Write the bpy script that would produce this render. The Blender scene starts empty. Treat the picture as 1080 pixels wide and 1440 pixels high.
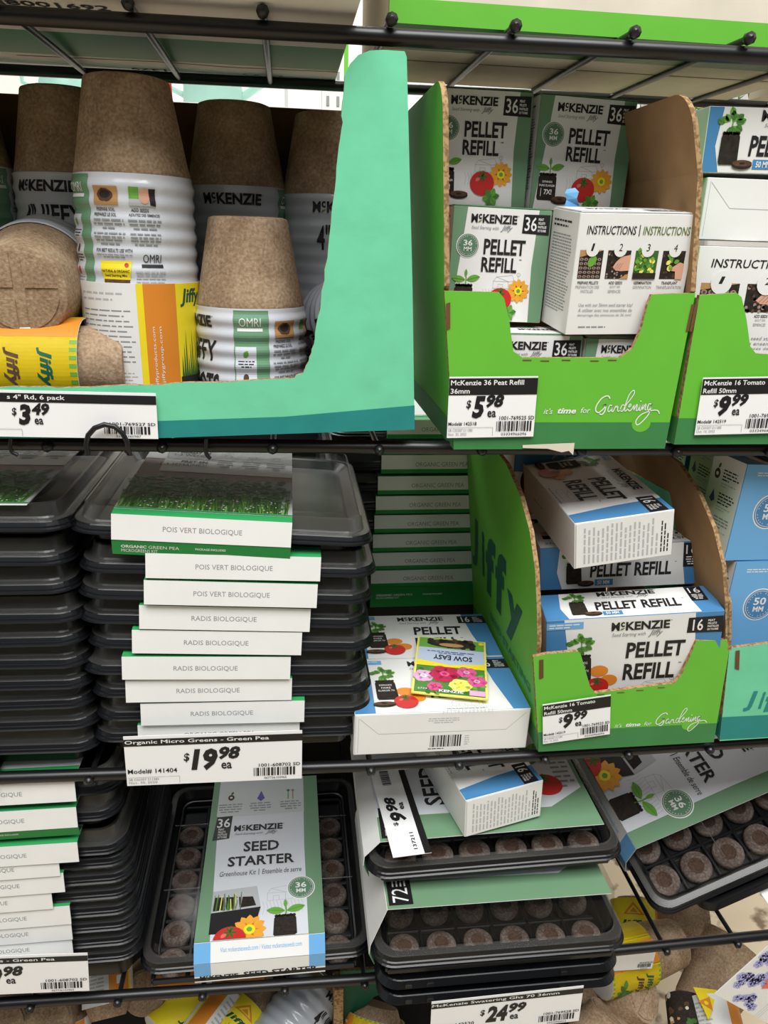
import bpy, math, random
import numpy as np
from mathutils import Vector, Matrix, Euler
from mathutils.geometry import tessellate_polygon

S = bpy.context.scene
COL = S.collection
PI = math.pi
rad = math.radians

# ------------------------------------------------------------------ camera
CAM_D, CAM_H, CAM_F = 0.58, 1.15, 1060.0          # distance to rack front, height, focal length (px of 1440)
PITCH, YAW, ROLL = rad(20), rad(7.5), rad(-1.75)
cp, sp, cy, sy = math.cos(PITCH), math.sin(PITCH), math.cos(YAW), math.sin(YAW)
FW = Vector((sy * cp, cy * cp, -sp))
R0 = Vector((cy, -sy, 0))
D0 = FW.cross(R0)
RT = R0 * math.cos(ROLL) + D0 * math.sin(ROLL)
DN = D0 * math.cos(ROLL) - R0 * math.sin(ROLL)
CAMP = Vector((0, -CAM_D, CAM_H))
cd = bpy.data.cameras.new('camera')
cam = bpy.data.objects.new('camera', cd)
COL.objects.link(cam)
m = Matrix.Identity(4)
for i in range(3):
    m[i][0], m[i][1], m[i][2], m[i][3] = RT[i], -DN[i], -FW[i], CAMP[i]
cam.matrix_world = m
cd.sensor_fit = 'VERTICAL'
cd.sensor_height = 36
cd.lens = 36 * CAM_F / 1440
cd.clip_start = 0.02
S.camera = cam

# ------------------------------------------------------------------ world, lights, exposure
w = bpy.data.worlds.new('world')
S.world = w
w.use_nodes = True
bg = w.node_tree.nodes['Background']
bg.inputs[0].default_value = (0.93, 0.97, 1.0, 1)
bg.inputs[1].default_value = 0.40


def area(name, loc, target, sx, sy_, power, col=(1, 1, 1)):
    d = bpy.data.lights.new(name, 'AREA')
    d.shape = 'RECTANGLE'
    d.size, d.size_y, d.energy, d.color = sx, sy_, power, col
    o = bpy.data.objects.new(name, d)
    COL.objects.link(o)
    o.location = loc
    o.rotation_euler = (Vector(target) - Vector(loc)).to_track_quat('-Z', 'Y').to_euler()
    return o


area('skylight_panel', (0.1, -1.15, 3.2), (0.1, 0.0, 0.95), 2.4, 1.3, 106, (1, 0.995, 0.985))
area('back_skylight', (0.0, 2.1, 3.3), (0.0, 1.9, 0.6), 3.0, 1.6, 130, (1, 0.99, 0.97))
vs = S.view_settings
vs.view_transform = 'Standard'
vs.look = 'None'
vs.gamma = 1
vs.use_curve_mapping = False
vs.exposure = 0.0


# ------------------------------------------------------------------ picking points of the place
def ray(x, y):
    return RT * (x - 540) + DN * (y - 720) + FW * CAM_F


def at(x, y, Y=0.0):
    d = ray(x, y)
    return CAMP + d * ((CAM_D + Y) / d.y)


def atz(x, y, Z):
    d = ray(x, y)
    return CAMP + d * ((Z - CAM_H) / d.z)


def atx(x, y, X):
    d = ray(x, y)
    return CAMP + d * (X / d.x)


# ------------------------------------------------------------------ materials
def lin(c):
    return tuple((v / 12.92 if v <= 0.04045 else ((v + 0.055) / 1.055) ** 2.4) for v in c)


def hexc(h):
    return lin(tuple(int(h[i:i + 2], 16) / 255 for i in (0, 2, 4)))


M = {}


def mat(name, col, rough=0.6, spec=0.3, var=0.0, scale=60.0, bump=0.0, metal=0.0, coat=0.0):
    if isinstance(col, str):
        col = hexc(col)
    mt = bpy.data.materials.new(name)
    mt.use_nodes = True
    nt = mt.node_tree
    b = nt.nodes['Principled BSDF']
    b.inputs['Roughness'].default_value = rough
    b.inputs['Specular IOR Level'].default_value = spec
    b.inputs['Metallic'].default_value = metal
    b.inputs['Coat Weight'].default_value = coat
    b.inputs['Base Color'].default_value = (*col, 1)
    if var or bump:
        tc = nt.nodes.new('ShaderNodeTexCoord')
        n = nt.nodes.new('ShaderNodeTexNoise')
        n.inputs['Scale'].default_value = scale
        n.inputs['Detail'].default_value = 5
        nt.links.new(tc.outputs['Object'], n.inputs['Vector'])
        if var:
            r = nt.nodes.new('ShaderNodeValToRGB')
            r.color_ramp.elements[0].position = 0.3
            r.color_ramp.elements[1].position = 0.7
            r.color_ramp.elements[0].color = (*[c * (1 - var) for c in col], 1)
            r.color_ramp.elements[1].color = (*[min(1, c * (1 + var)) for c in col], 1)
            nt.links.new(n.outputs['Fac'], r.inputs[0])
            nt.links.new(r.outputs[0], b.inputs['Base Color'])
        if bump:
            bp = nt.nodes.new('ShaderNodeBump')
            bp.inputs['Strength'].default_value = bump
            bp.inputs['Distance'].default_value = 0.002
            nt.links.new(n.outputs['Fac'], bp.inputs['Height'])
            nt.links.new(bp.outputs[0], b.inputs['Normal'])
    M[name] = mt
    return mt


def peat(name, c0, c1, c2):
    mt = mat(name, c1, 0.95, 0.1)
    nt = mt.node_tree
    b = nt.nodes['Principled BSDF']
    tc = nt.nodes.new('ShaderNodeTexCoord')
    n1 = nt.nodes.new('ShaderNodeTexNoise')
    n1.inputs['Scale'].default_value = 420
    n1.inputs['Detail'].default_value = 3
    n2 = nt.nodes.new('ShaderNodeTexNoise')
    n2.inputs['Scale'].default_value = 35
    n2.inputs['Detail'].default_value = 4
    add = nt.nodes.new('ShaderNodeMath')
    add.operation = 'ADD'
    mul = nt.nodes.new('ShaderNodeMath')
    mul.operation = 'MULTIPLY'
    mul.inputs[1].default_value = 0.5
    r = nt.nodes.new('ShaderNodeValToRGB')
    e = r.color_ramp.elements
    e[0].position, e[1].position = 0.34, 0.66
    e[0].color = (*hexc(c0), 1)
    e[1].color = (*hexc(c2), 1)
    k = e.new(0.5)
    k.color = (*hexc(c1), 1)
    bp = nt.nodes.new('ShaderNodeBump')
    bp.inputs['Strength'].default_value = 0.5
    bp.inputs['Distance'].default_value = 0.001
    L = nt.links.new
    L(tc.outputs['Object'], n1.inputs['Vector'])
    L(tc.outputs['Object'], n2.inputs['Vector'])
    L(n1.outputs['Fac'], add.inputs[0])
    L(n2.outputs['Fac'], add.inputs[1])
    L(add.outputs[0], mul.inputs[0])
    L(mul.outputs[0], r.inputs[0])
    L(r.outputs[0], b.inputs['Base Color'])
    L(n1.outputs['Fac'], bp.inputs['Height'])
    L(bp.outputs[0], b.inputs['Normal'])


def clear(name, tint, gloss=0.12, rough=0.08, haze=0.0):
    mt = bpy.data.materials.new(name)
    mt.use_nodes = True
    nt = mt.node_tree
    nt.nodes.clear()
    out = nt.nodes.new('ShaderNodeOutputMaterial')
    tr = nt.nodes.new('ShaderNodeBsdfTransparent')
    tr.inputs[0].default_value = (*tint, 1)
    gl = nt.nodes.new('ShaderNodeBsdfGlossy')
    gl.inputs['Roughness'].default_value = rough
    gl.inputs['Color'].default_value = (0.9, 0.92, 0.92, 1)
    lw = nt.nodes.new('ShaderNodeLayerWeight')
    lw.inputs[0].default_value = 0.35
    mr = nt.nodes.new('ShaderNodeMapRange')
    mr.inputs['To Min'].default_value = gloss * 0.4
    mr.inputs['To Max'].default_value = min(1, gloss * 4)
    mx = nt.nodes.new('ShaderNodeMixShader')
    L = nt.links.new
    L(lw.outputs['Facing'], mr.inputs['Value'])
    L(mr.outputs[0], mx.inputs[0])
    L(tr.outputs[0], mx.inputs[1])
    L(gl.outputs[0], mx.inputs[2])
    if haze:
        df = nt.nodes.new('ShaderNodeBsdfDiffuse')
        df.inputs[0].default_value = (0.62, 0.60, 0.55, 1)
        m2 = nt.nodes.new('ShaderNodeMixShader')
        m2.inputs[0].default_value = haze
        L(mx.outputs[0], m2.inputs[1])
        L(df.outputs[0], m2.inputs[2])
        L(m2.outputs[0], out.inputs[0])
    else:
        L(mx.outputs[0], out.inputs[0])
    M[name] = mt


# cardboard and print
mat('white', 'e9e9e6', 0.5, 0.35, 0.02, 25, 0.03)
mat('paper', 'e8e8e5', 0.75, 0.2, 0.02, 40, 0.03)
mat('tagwhite', 'f2f2f2', 0.45, 0.35)
mat('cream', 'd8d0bd', 0.8, 0.2, 0.06, 30, 0.1)
mat('kraft', '9a7a58', 0.9, 0.1, 0.10, 40, 0.15)
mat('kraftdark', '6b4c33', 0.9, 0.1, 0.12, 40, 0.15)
mat('lime', '66b838', 0.5, 0.35, 0.03, 30, 0.05)
mat('limedark', '3c8048', 0.5, 0.35, 0.05, 30, 0.05)
mat('mint', '6fcda2', 0.55, 0.35, 0.05, 45, 0.25)
mat('mintdark', '23847f', 0.55, 0.35, 0.06, 45, 0.25)
mat('sage', '6f9573', 0.5, 0.35, 0.02, 30)
mat('sagedark', '5b8264', 0.5, 0.35)
mat('blue', '4a86b8', 0.45, 0.4, 0.02, 30)
mat('bluelight', '6faee0', 0.45, 0.4)
mat('black', '1c1b1c', 0.5, 0.35)
mat('ink', '252324', 0.55, 0.3)
mat('grey', '8f9294', 0.6, 0.3)
mat('lightgrey', 'b9bcbd', 0.6, 0.3)
mat('olive', '5f7a3a', 0.6, 0.3)
mat('red', 'c62a28', 0.45, 0.4, 0.06, 80)
mat('redlight', 'e0705f', 0.45, 0.4)
mat('orange', 'e08a2a', 0.5, 0.4, 0.03, 40)
mat('flowerorange', 'eba433', 0.5, 0.4, 0.06, 200)
mat('yellow', 'f3dd25', 0.5, 0.4, 0.03, 40)
mat('leaf', '6aa63f', 0.5, 0.3, 0.1, 120)
mat('leafdark', '3c6a2a', 0.5, 0.3, 0.15, 120)
mat('leafmid', '4f8438', 0.5, 0.3, 0.15, 120)
mat('jiffygreen', '165a44', 0.5, 0.3)
mat('green', '1f8a3f', 0.5, 0.35, 0.03, 30)
mat('greenprint', '2f9a55', 0.5, 0.35)
mat('soil', '2f2823', 0.8, 0.2, 0.3, 300)
mat('soilbrown', '5a4232', 0.8, 0.2, 0.3, 300)
mat('skin', 'd9a48a', 0.6, 0.3)
mat('tan', 'b98d5c', 0.6, 0.3)
mat('pink', 'd8568f', 0.5, 0.4, 0.1, 200)
mat('crimson', 'b81f4a', 0.5, 0.4, 0.1, 200)
mat('palepink', 'dfa9cf', 0.5, 0.4, 0.05, 200)
mat('paleyellow', 'ece36f', 0.5, 0.4, 0.05, 200)
mat('lilac', 'aeb0dd', 0.5, 0.4, 0.08, 200)
mat('violet', '5a55a0', 0.5, 0.4)
mat('mauve', 'a08a80', 0.6, 0.3, 0.06, 30)
mat('sleevegrey', 'cfd2d0', 0.5, 0.35, 0.02, 30)
mat('panelgrey', 'd6dadf', 0.45, 0.4, 0.01, 30)
mat('barn', 'a9adb2', 0.6, 0.3)
mat('palebluegrey', 'b9c7dc', 0.5, 0.4)
# plastics, metal, peat
mat('tray', '111215', 0.30, 0.42, 0.1, 20, 0.03)
mat('traydark', '101113', 0.45, 0.4)
mat('traymatte', '2a2724', 0.7, 0.2, 0.1, 40)
mat('wire', '131315', 0.35, 0.5, 0.0, 20)
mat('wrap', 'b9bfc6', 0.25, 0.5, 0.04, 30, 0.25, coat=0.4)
mat('wrapwhite', 'd3d8de', 0.25, 0.5, 0.03, 30, 0.3, coat=0.4)
mat('wrapgreen', '6d9a78', 0.25, 0.5, 0.03, 30, 0.25, coat=0.4)
peat('peat', '7f6952', '9f876d', 'bda68b')
peat('peatpellet', '4a3d37', '6d5f58', '90827a')
peat('pelletcore', '43322b', '574339', '6d574c')
clear('clear', (0.86, 0.87, 0.87), 0.016, 0.12)
clear('clearside', (0.74, 0.74, 0.72), 0.07, 0.25, 0.055)
clear('tape', (0.80, 0.77, 0.70), 0.10, 0.2)


def edge_material():
    mt = mat('edge', 'a98a62', 0.9, 0.1)
    nt = mt.node_tree
    b = nt.nodes['Principled BSDF']
    tc = nt.nodes.new('ShaderNodeTexCoord')
    n = nt.nodes.new('ShaderNodeTexNoise')
    n.inputs['Scale'].default_value = 330
    n.inputs['Detail'].default_value = 2
    r = nt.nodes.new('ShaderNodeValToRGB')
    e = r.color_ramp.elements
    e[0].position, e[1].position = 0.42, 0.55
    e[0].color = (*hexc('86694a'), 1)
    e[1].color = (*hexc('b2946c'), 1)
    nt.links.new(tc.outputs['Object'], n.inputs['Vector'])
    nt.links.new(n.outputs['Fac'], r.inputs[0])
    nt.links.new(r.outputs[0], b.inputs['Base Color'])


edge_material()


# ------------------------------------------------------------------ text geometry
_txt = {}


def text_geo(s, bold, shear):
    key = (s, bold, shear)
    if key not in _txt:
        cu = bpy.data.curves.new('t', 'FONT')
        cu.body = s
        cu.size = 1
        cu.offset = bold
        cu.shear = shear
        cu.resolution_u = 2
        cu.fill_mode = 'FRONT'
        o = bpy.data.objects.new('t', cu)
        COL.objects.link(o)
        dg = bpy.context.evaluated_depsgraph_get()
        me = o.evaluated_get(dg).to_mesh()
        vs_ = [(v.co.x, v.co.y) for v in me.vertices]
        fs = [tuple(p.vertices) for p in me.polygons]
        o.evaluated_get(dg).to_mesh_clear()
        bpy.data.objects.remove(o)
        bpy.data.curves.remove(cu)
        xs = [p[0] for p in vs_] or [0, 1]
        ys = [p[1] for p in vs_] or [0, 1]
        _txt[key] = (vs_, fs, min(xs), max(xs), min(ys), max(ys))
    return _txt[key]


# ------------------------------------------------------------------ flat printed artwork
class Art:
    def __init__(self):
        self.P = []

    def raw(self, m, vs_, fs, l):
        self.P.append((m, vs_, fs, l))

    def rect(self, x0, y0, x1, y1, m, l=1, nx=1):
        v, f = [], []
        for i in range(nx + 1):
            x = x0 + (x1 - x0) * i / nx
            v += [(x, y0), (x, y1)]
        for i in range(nx):
            f.append((2 * i, 2 * i + 2, 2 * i + 3, 2 * i + 1))
        self.raw(m, v, f, l)

    def poly(self, pts, m, l=1):
        t = tessellate_polygon([[Vector((p[0], p[1], 0)) for p in pts]])
        self.raw(m, [tuple(p[:2]) for p in pts], [tuple(q) for q in t], l)

    def disc(self, cx, cy_, r, m, l=1, ry=None, n=20, rot=0.0, jit=0, seed=0):
        ry = r if ry is None else ry
        rn = random.Random(seed)
        c, s = math.cos(rot), math.sin(rot)
        v = [(cx, cy_)]
        for i in range(n):
            a = 2 * PI * i / n
            k = 1 + rn.uniform(-jit, jit)
            x, y = r * k * math.cos(a), ry * k * math.sin(a)
            v.append((cx + c * x - s * y, cy_ + s * x + c * y))
        self.raw(m, v, [(0, 1 + i, 1 + (i + 1) % n) for i in range(n)], l)

    def ring(self, cx, cy_, r0, r1, m, l=1, n=28):
        v, f = [], []
        for i in range(n):
            a = 2 * PI * i / n
            v += [(cx + r0 * math.cos(a), cy_ + r0 * math.sin(a)), (cx + r1 * math.cos(a), cy_ + r1 * math.sin(a))]
        for i in range(n):
            j = (i + 1) % n
            f.append((2 * i, 2 * i + 1, 2 * j + 1, 2 * j))
        self.raw(m, v, f, l)

    def line(self, pts, wd, m, l=2, taper=None):
        v, f = [], []
        n = len(pts)
        for i in range(n):
            a = pts[max(0, i - 1)]
            b = pts[min(n - 1, i + 1)]
            dx, dy = b[0] - a[0], b[1] - a[1]
            q = math.hypot(dx, dy) or 1
            h = wd / 2 * (taper(i / (n - 1)) if taper else 1)
            nx, ny = -dy / q * h, dx / q * h
            v += [(pts[i][0] + nx, pts[i][1] + ny), (pts[i][0] - nx, pts[i][1] - ny)]
        for i in range(n - 1):
            f.append((2 * i, 2 * i + 1, 2 * i + 3, 2 * i + 2))
        self.raw(m, v, f, l)

    def text(self, s, x0, y0, x1, y1, m='ink', l=3, bold=0.0, shear=0.0, xs=1.0, anchor='l'):
        vs_, fs, a, b, c, d = text_geo(s, bold, shear)
        if not fs:
            return
        ky = (y1 - y0) / max(1e-6, d - c)
        if x1 is None:
            kx = ky * xs
            wd = (b - a) * kx
            if anchor == 'm':
                x0 -= wd / 2
            elif anchor == 'r':
                x0 -= wd
        else:
            kx = (x1 - x0) / max(1e-6, b - a)
        self.raw(m, [(x0 + (p[0] - a) * kx, y0 + (p[1] - c) * ky) for p in vs_], fs, l)

    def micro(self, x0, y0, x1, y1, n, m='grey', l=2, seed=1, just='l', fill=0.42):
        """rows of small print too fine to read in the photograph"""
        rn = random.Random(seed)
        h = (y1 - y0) / n
        for i in range(n):
            y = y1 - (i + 1) * h + h * 0.25
            wd = (x1 - x0) * (1 if i < n - 1 else rn.uniform(.4, .8)) * rn.uniform(.82, 1)
            x = x0 if just == 'l' else (x0 + x1 - wd) / 2
            e = x + wd
            while x < e - h * .3:
                q = min(e - x, h * rn.uniform(.8, 2.6))
                self.rect(x, y, x + q, y + h * fill, m, l)
                x += q + h * .35

    def barcode(self, x0, y0, x1, y1, m='ink', l=2, seed=3):
        rn = random.Random(seed)
        x = x0
        u = (x1 - x0) / 62
        while x < x1 - u:
            q = min(u * rn.choice((1, 1, 2, 3)), x1 - x)
            self.rect(x, y0, x + q, y1, m, l)
            x += q + u * rn.choice((1, 1, 2))

    def place(self, a, x=0, y=0, sx=1, sy_=None, rot=0.0, dl=0):
        sy_ = sx if sy_ is None else sy_
        c, s = math.cos(rot), math.sin(rot)
        for m_, v, f, l in a.P:
            self.raw(m_, [(x + c * p[0] * sx - s * p[1] * sy_, y + s * p[0] * sx + c * p[1] * sy_) for p in v], f, l + dl)
        return self


EPS = 0.00013


def banded(A, dx=3.0, dy=1.6):
    """cut artwork into small pieces so that it can follow a curved, ribbed wrap"""
    B = Art()

    def clip(poly, ax, lo, hi):
        for s, lim in ((1, lo), (-1, hi)):
            out = []
            n = len(poly)
            for i in range(n):
                p, q = poly[i], poly[(i + 1) % n]
                a, b = s * (p[ax] - lim), s * (q[ax] - lim)
                if a >= 0:
                    out.append(p)
                if (a > 0 > b) or (a < 0 < b):
                    t = a / (a - b)
                    out.append((p[0] + (q[0] - p[0]) * t, p[1] + (q[1] - p[1]) * t))
            poly = out
            if len(poly) < 3:
                return []
        return poly
    for m_, v, fs, l in A.P:
        V, F = [], []
        for f in fs:
            todo = [[v[i] for i in f]]
            for ax, st in ((1, dy), (0, dx)):
                nxt = []
                for pl in todo:
                    lo, hi = min(p[ax] for p in pl), max(p[ax] for p in pl)
                    if hi - lo <= st * .7:
                        nxt.append(pl)
                        continue
                    for k in range(math.floor(lo / st), math.ceil(hi / st)):
                        c = clip(pl, ax, k * st, (k + 1) * st)
                        if c:
                            nxt.append(c)
                todo = nxt
            for pl in todo:
                F.append(tuple(range(len(V), len(V) + len(pl))))
                V += pl
        B.raw(m_, V, F, l)
    return B


def planar(o, u, v):
    o, u, v = Vector(o), Vector(u).normalized(), Vector(v).normalized()
    n = u.cross(v).normalized()
    return lambda x, y, l: o + u * (x * .001) + v * (y * .001) + n * (EPS * l)


# ------------------------------------------------------------------ mesh builder
class MB:
    def __init__(self):
        self.v, self.f, self.fm, self.fs, self.mats = [], [], [], [], []

    def mi(self, m):
        if m not in self.mats:
            self.mats.append(m)
        return self.mats.index(m)

    def add(self, vs_, fs, m, smooth=False):
        b = len(self.v)
        self.v += [tuple(q) for q in vs_]
        k = self.mi(m)
        for f in fs:
            self.f.append(tuple(b + i for i in f))
            self.fm.append(k)
            self.fs.append(smooth)

    def box(self, x0, y0, z0, x1, y1, z1, m):
        v = [(x, y, z) for x in (x0, x1) for y in (y0, y1) for z in (z0, z1)]
        f = [(0, 1, 3, 2), (4, 6, 7, 5), (0, 4, 5, 1), (2, 3, 7, 6), (0, 2, 6, 4), (1, 5, 7, 3)]
        self.add(v, f, m)

    def bbox(self, x0, y0, z0, x1, y1, z1, m, c=0.0006):
        """box with small chamfered edges (folded card, moulded plastic)"""
        v, f = [], []
        import itertools
        X, Y, Z = (x0, x1), (y0, y1), (z0, z1)
        idx = {}
        for a, b, d in itertools.product((0, 1), repeat=3):
            for ax in range(3):
                p = [X[a], Y[b], Z[d]]
                for k in range(3):
                    if k != ax:
                        p[k] += c * (1 if (a, b, d)[k] == 0 else -1)
                idx[(a, b, d, ax)] = len(v)
                v.append(p)
        for ax in range(3):
            o1, o2 = [k for k in range(3) if k != ax]
            for s in (0, 1):
                q = []
                for t1, t2 in ((0, 0), (1, 0), (1, 1), (0, 1)):
                    k = [0, 0, 0]
                    k[ax], k[o1], k[o2] = s, t1, t2
                    q.append(idx[(*k, ax)])
                f.append(q)
            for t1, t2 in ((0, 0), (1, 0), (1, 1), (0, 1)):
                k0, k1 = [0, 0, 0], [0, 0, 0]
                k0[o1], k0[o2] = t1, t2
                k1[o1], k1[o2], k1[ax] = t1, t2, 1
                f.append([idx[(*k0, o1)], idx[(*k1, o1)], idx[(*k1, o2)], idx[(*k0, o2)]])
        for a, b, d in itertools.product((0, 1), repeat=3):
            f.append([idx[(a, b, d, k)] for k in range(3)])
        self.add(v, f, m)

    def loft(self, rings, m, cap0=True, cap1=True, smooth=True):
        n = len(rings[0])
        v = [p for r in rings for p in r]
        f = []
        for i in range(len(rings) - 1):
            for j in range(n):
                k = (j + 1) % n
                f.append((i * n + j, i * n + k, (i + 1) * n + k, (i + 1) * n + j))
        self.add(v, f, m, smooth)
        if cap0:
            self.add(rings[0], [tuple(range(n))[::-1]], m)
        if cap1:
            self.add(rings[-1], [tuple(range(n))], m)

    def lathe(self, prof, m, n=36, cap0=True, cap1=True, mtx=None, smooth=True):
        rings = []
        for r, z in prof:
            ring = [Vector((r * math.sin(2 * PI * i / n), -r * math.cos(2 * PI * i / n), z)) for i in range(n)]
            if mtx:
                ring = [mtx @ p for p in ring]
            rings.append(ring)
        self.loft(rings, m, cap0, cap1, smooth)

    def tube(self, path, r, m, n=10):
        path = [Vector(p) for p in path]
        rings = []
        up = None
        for i, p in enumerate(path):
            t = (path[min(i + 1, len(path) - 1)] - path[max(i - 1, 0)]).normalized()
            if up is None:
                up = Vector((0, 0, 1)) if abs(t.z) < .9 else Vector((0, 1, 0))
            a = t.cross(up).normalized()
            up = a.cross(t).normalized()
            rings.append([p + (a * math.cos(2 * PI * k / n) + up * math.sin(2 * PI * k / n)) * r for k in range(n)])
        self.loft(rings, m)

    def slab(self, pts, th, mf, mb=None, me=None):
        """polygon (3-D points) given a thickness vector"""
        pts = [Vector(p) for p in pts]
        th = Vector(th)
        mb, me = mb or mf, me or mf
        n = len(pts)
        t = [tuple(q) for q in tessellate_polygon([pts])]
        self.add(pts, t, mf)
        self.add([p + th for p in pts], t, mb)
        v = pts + [p + th for p in pts]
        self.add(v, [(i, (i + 1) % n, n + (i + 1) % n, n + i) for i in range(n)], me)

    def art(self, a, fn):
        for m_, v, f, l in a.P:
            self.add([fn(p[0], p[1], l) for p in v], f, m_)

    def build(self, name, parent=None, world=False, loc=None):
        me = bpy.data.meshes.new(name)
        v = self.v
        if world and parent is not None:
            inv = parent.matrix_basis.inverted()
            v = [inv @ Vector(p) for p in v]
        elif world:
            c = Vector(loc)
            v = [Vector(p) - c for p in v]
        me.from_pydata([tuple(p) for p in v], [], self.f)
        for q in self.mats:
            me.materials.append(M[q])
        me.polygons.foreach_set('material_index', self.fm)
        me.polygons.foreach_set('use_smooth', self.fs)
        me.update()
        o = bpy.data.objects.new(name, me)
        COL.objects.link(o)
        if parent is not None:
            o.parent = parent
        elif loc is not None:
            o.location = loc
        return o


def tagit(o, label, cat, group=None):
    o['label'] = label
    o['category'] = cat
    if group:
        o['group'] = group
    return o


def thing(name, label, cat, loc=(0, 0, 0), eul=(0, 0, 0), group=None):
    o = bpy.data.objects.new(name, None)
    COL.objects.link(o)
    o.empty_display_size = 0.02
    o.location = loc
    o.rotation_euler = tuple(rad(a) for a in eul)
    o.matrix_basis = Matrix.Translation(loc) @ Euler(tuple(rad(a) for a in eul)).to_matrix().to_4x4()
    return tagit(o, label, cat, group)


def struct(o):
    o['kind'] = 'structure'
    return o


def dup(root, loc, label, group=None):
    r = root.copy()
    COL.objects.link(r)
    r.location = loc
    r['label'] = label
    if group:
        r['group'] = group
    for ch in list(root.children):
        c = ch.copy()
        COL.objects.link(c)
        c.parent = r
        for g in list(ch.children):
            d = g.copy()
            COL.objects.link(d)
            d.parent = c
    return r


def rrect(hx, hy, r, z, cx=0.0, cy_=0.0, n=7):
    r = min(r, hx, hy)
    out = []
    for q, (sx, sy_) in enumerate(((1, 1), (-1, 1), (-1, -1), (1, -1))):
        for i in range(n + 1):
            a = PI / 2 * q + PI / 2 * i / n
            out.append(Vector((cx + sx * (hx - r) + r * math.cos(a), cy_ + sy_ * (hy - r) + r * math.sin(a), z)))
    return out


# ================================================================== the setting
def floor_material():
    mt = mat('floor', 'b9a88c', 0.8, 0.25)
    nt = mt.node_tree
    b = nt.nodes['Principled BSDF']
    tc = nt.nodes.new('ShaderNodeTexCoord')
    n = nt.nodes.new('ShaderNodeTexNoise')
    n.inputs['Scale'].default_value = 22
    n.inputs['Detail'].default_value = 3
    r = nt.nodes.new('ShaderNodeValToRGB')
    e = r.color_ramp.elements
    e[0].position, e[1].position = 0.36, 0.46
    e[0].color = (*hexc('7d6a54'), 1)
    e[1].color = (*hexc('cdbc9f'), 1)
    nt.links.new(tc.outputs['Object'], n.inputs['Vector'])
    nt.links.new(n.outputs['Fac'], r.inputs[0])
    nt.links.new(r.outputs[0], b.inputs['Base Color'])


floor_material()
mat('wallwhite', 'eceae4', 0.8, 0.2, 0.03, 3)
mat('aisle', '4d4f49', 0.8, 0.2, 0.3, 4)  # dark tone of the added light-blocking wall
mat('canteal', '8fb5a8', 0.4, 0.4)
mat('polewhite', 'e8e8e4', 0.4, 0.4)

b = MB()
b.box(-4, -3, -0.05, 4, 4.05, 0, 'floor')
struct(b.build('floor'))
b = MB()
b.box(-4, 4.0, 0, 4, 4.05, 4.2, 'wallwhite')
for i in range(16):
    b.box(-4 + i * .5, 3.985, 0, -3.985 + i * .5, 4.0, 4.2, 'lightgrey')
struct(b.build('wall_back'))

b = MB()
b.box(-4, -3.05, 0, 4, -3.0, 2.1, 'aisle')  # unseen wall added behind the camera to block level light
struct(b.build('wall_light_block'))

# ------------------------------------------------------------------ the rack of wire shelves
WX0, WDX = -0.0134, 0.0838


def rail_pts(px_pts, Y, x0=-0.62, x1=0.86):
    p = [at(x, y, Y) for x, y in px_pts]
    z = lambda x: np.interp(x, [q.x for q in p], [q.z for q in p])
    return [(x, Y, float(z(x))) for x in (x0, -0.3, 0.07, 0.35, x1)]


def wire_shelf(label, px_pts, y_front, depth, wires, wz=0.0, skip_ends=True):
    fr = rail_pts(px_pts, y_front)
    zm = fr[2][2]
    t = thing('wire_shelf', label, 'shelf', (0.1, y_front, zm), group='black wire shelves of the display rack')
    b = MB()
    b.tube(fr, 0.0056, 'wire', 12)
    b.build('front_rail', t, True)
    zr = lambda x: float(np.interp(x, [q[0] for q in fr], [q[2] for q in fr]))
    for yy in ([0.236] if depth < .3 else [0.236, depth]):
        b = MB()
        b.tube([(x, yy, z + wz) for x, _, z in fr], 0.0048, 'wire', 10)
        b.build('back_rail', t, True)
    for k in range(*wires):
        x = WX0 + WDX * k
        b = MB()
        z = zr(x) + wz
        b.tube([(x, y_front - .008, z), (x, y_front - .006, z), (x, depth, z)], 0.0026, 'wire', 8)
        b.lathe([(0.001, -.003), (0.0042, -.001), (0.0042, .003), (.001, .005)], 'wire', 8,
                mtx=Matrix.Translation((x, y_front - .007, z)) @ Matrix.Rotation(PI / 2, 4, 'X'))
        b.build('wire', t, True)
    return t


wire_shelf('topmost black wire shelf, seen from below with cartons on it', [(0, 22), (540, 52), (1080, 79)], 0.0, 0.236, (-4, 7), wz=0.0085)
wire_shelf('black wire shelf carrying the peat pot box and the two upper green cartons', [(0, 621), (540, 629), (1080, 633)], 0.004, 0.236, (-4, 8))
wire_shelf('black wire shelf carrying the tall tray stacks and the lower green carton', [(0, 1092), (540, 1076), (747, 1066), (1080, 1039)], 0.0, 0.5, (-4, 8))
wire_shelf('lowest black wire shelf, under the seed starter kits', [(0, 1411), (525, 1376), (930, 1329), (1067, 1311)], 0.0, 0.5, (-4, 9))


def hook(label, pts, r):
    b = MB()
    b.tube(pts, r, 'wire', 10)
    o = b.build('wire_hook', loc=Vector(pts[0]), world=True)
    tagit(o, label, 'hook', 'wire hooks on the shelf rail')


def arc_px(pp, Y):
    return [at(x, y, Y) for x, y in pp]


hook('large bent black wire hook looped over the shelf rail below the $3.49 tag',
     arc_px([(124, 640), (121, 625), (124, 612), (133, 602), (147, 597), (161, 600), (172, 609), (179, 622), (182, 640), (178, 634)], -0.021), 0.0020)
hook('small black wire hook on the rail near the left end, above the leftmost tray stack', arc_px([(15, 617), (14, 630), (18, 637), (25, 640)], -0.0085), 0.0016)
hook('small black wire hook on the rail above the pea shoot picture', arc_px([(290, 617), (289, 632), (291, 640), (296, 645)], -0.0085), 0.0016)

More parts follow.
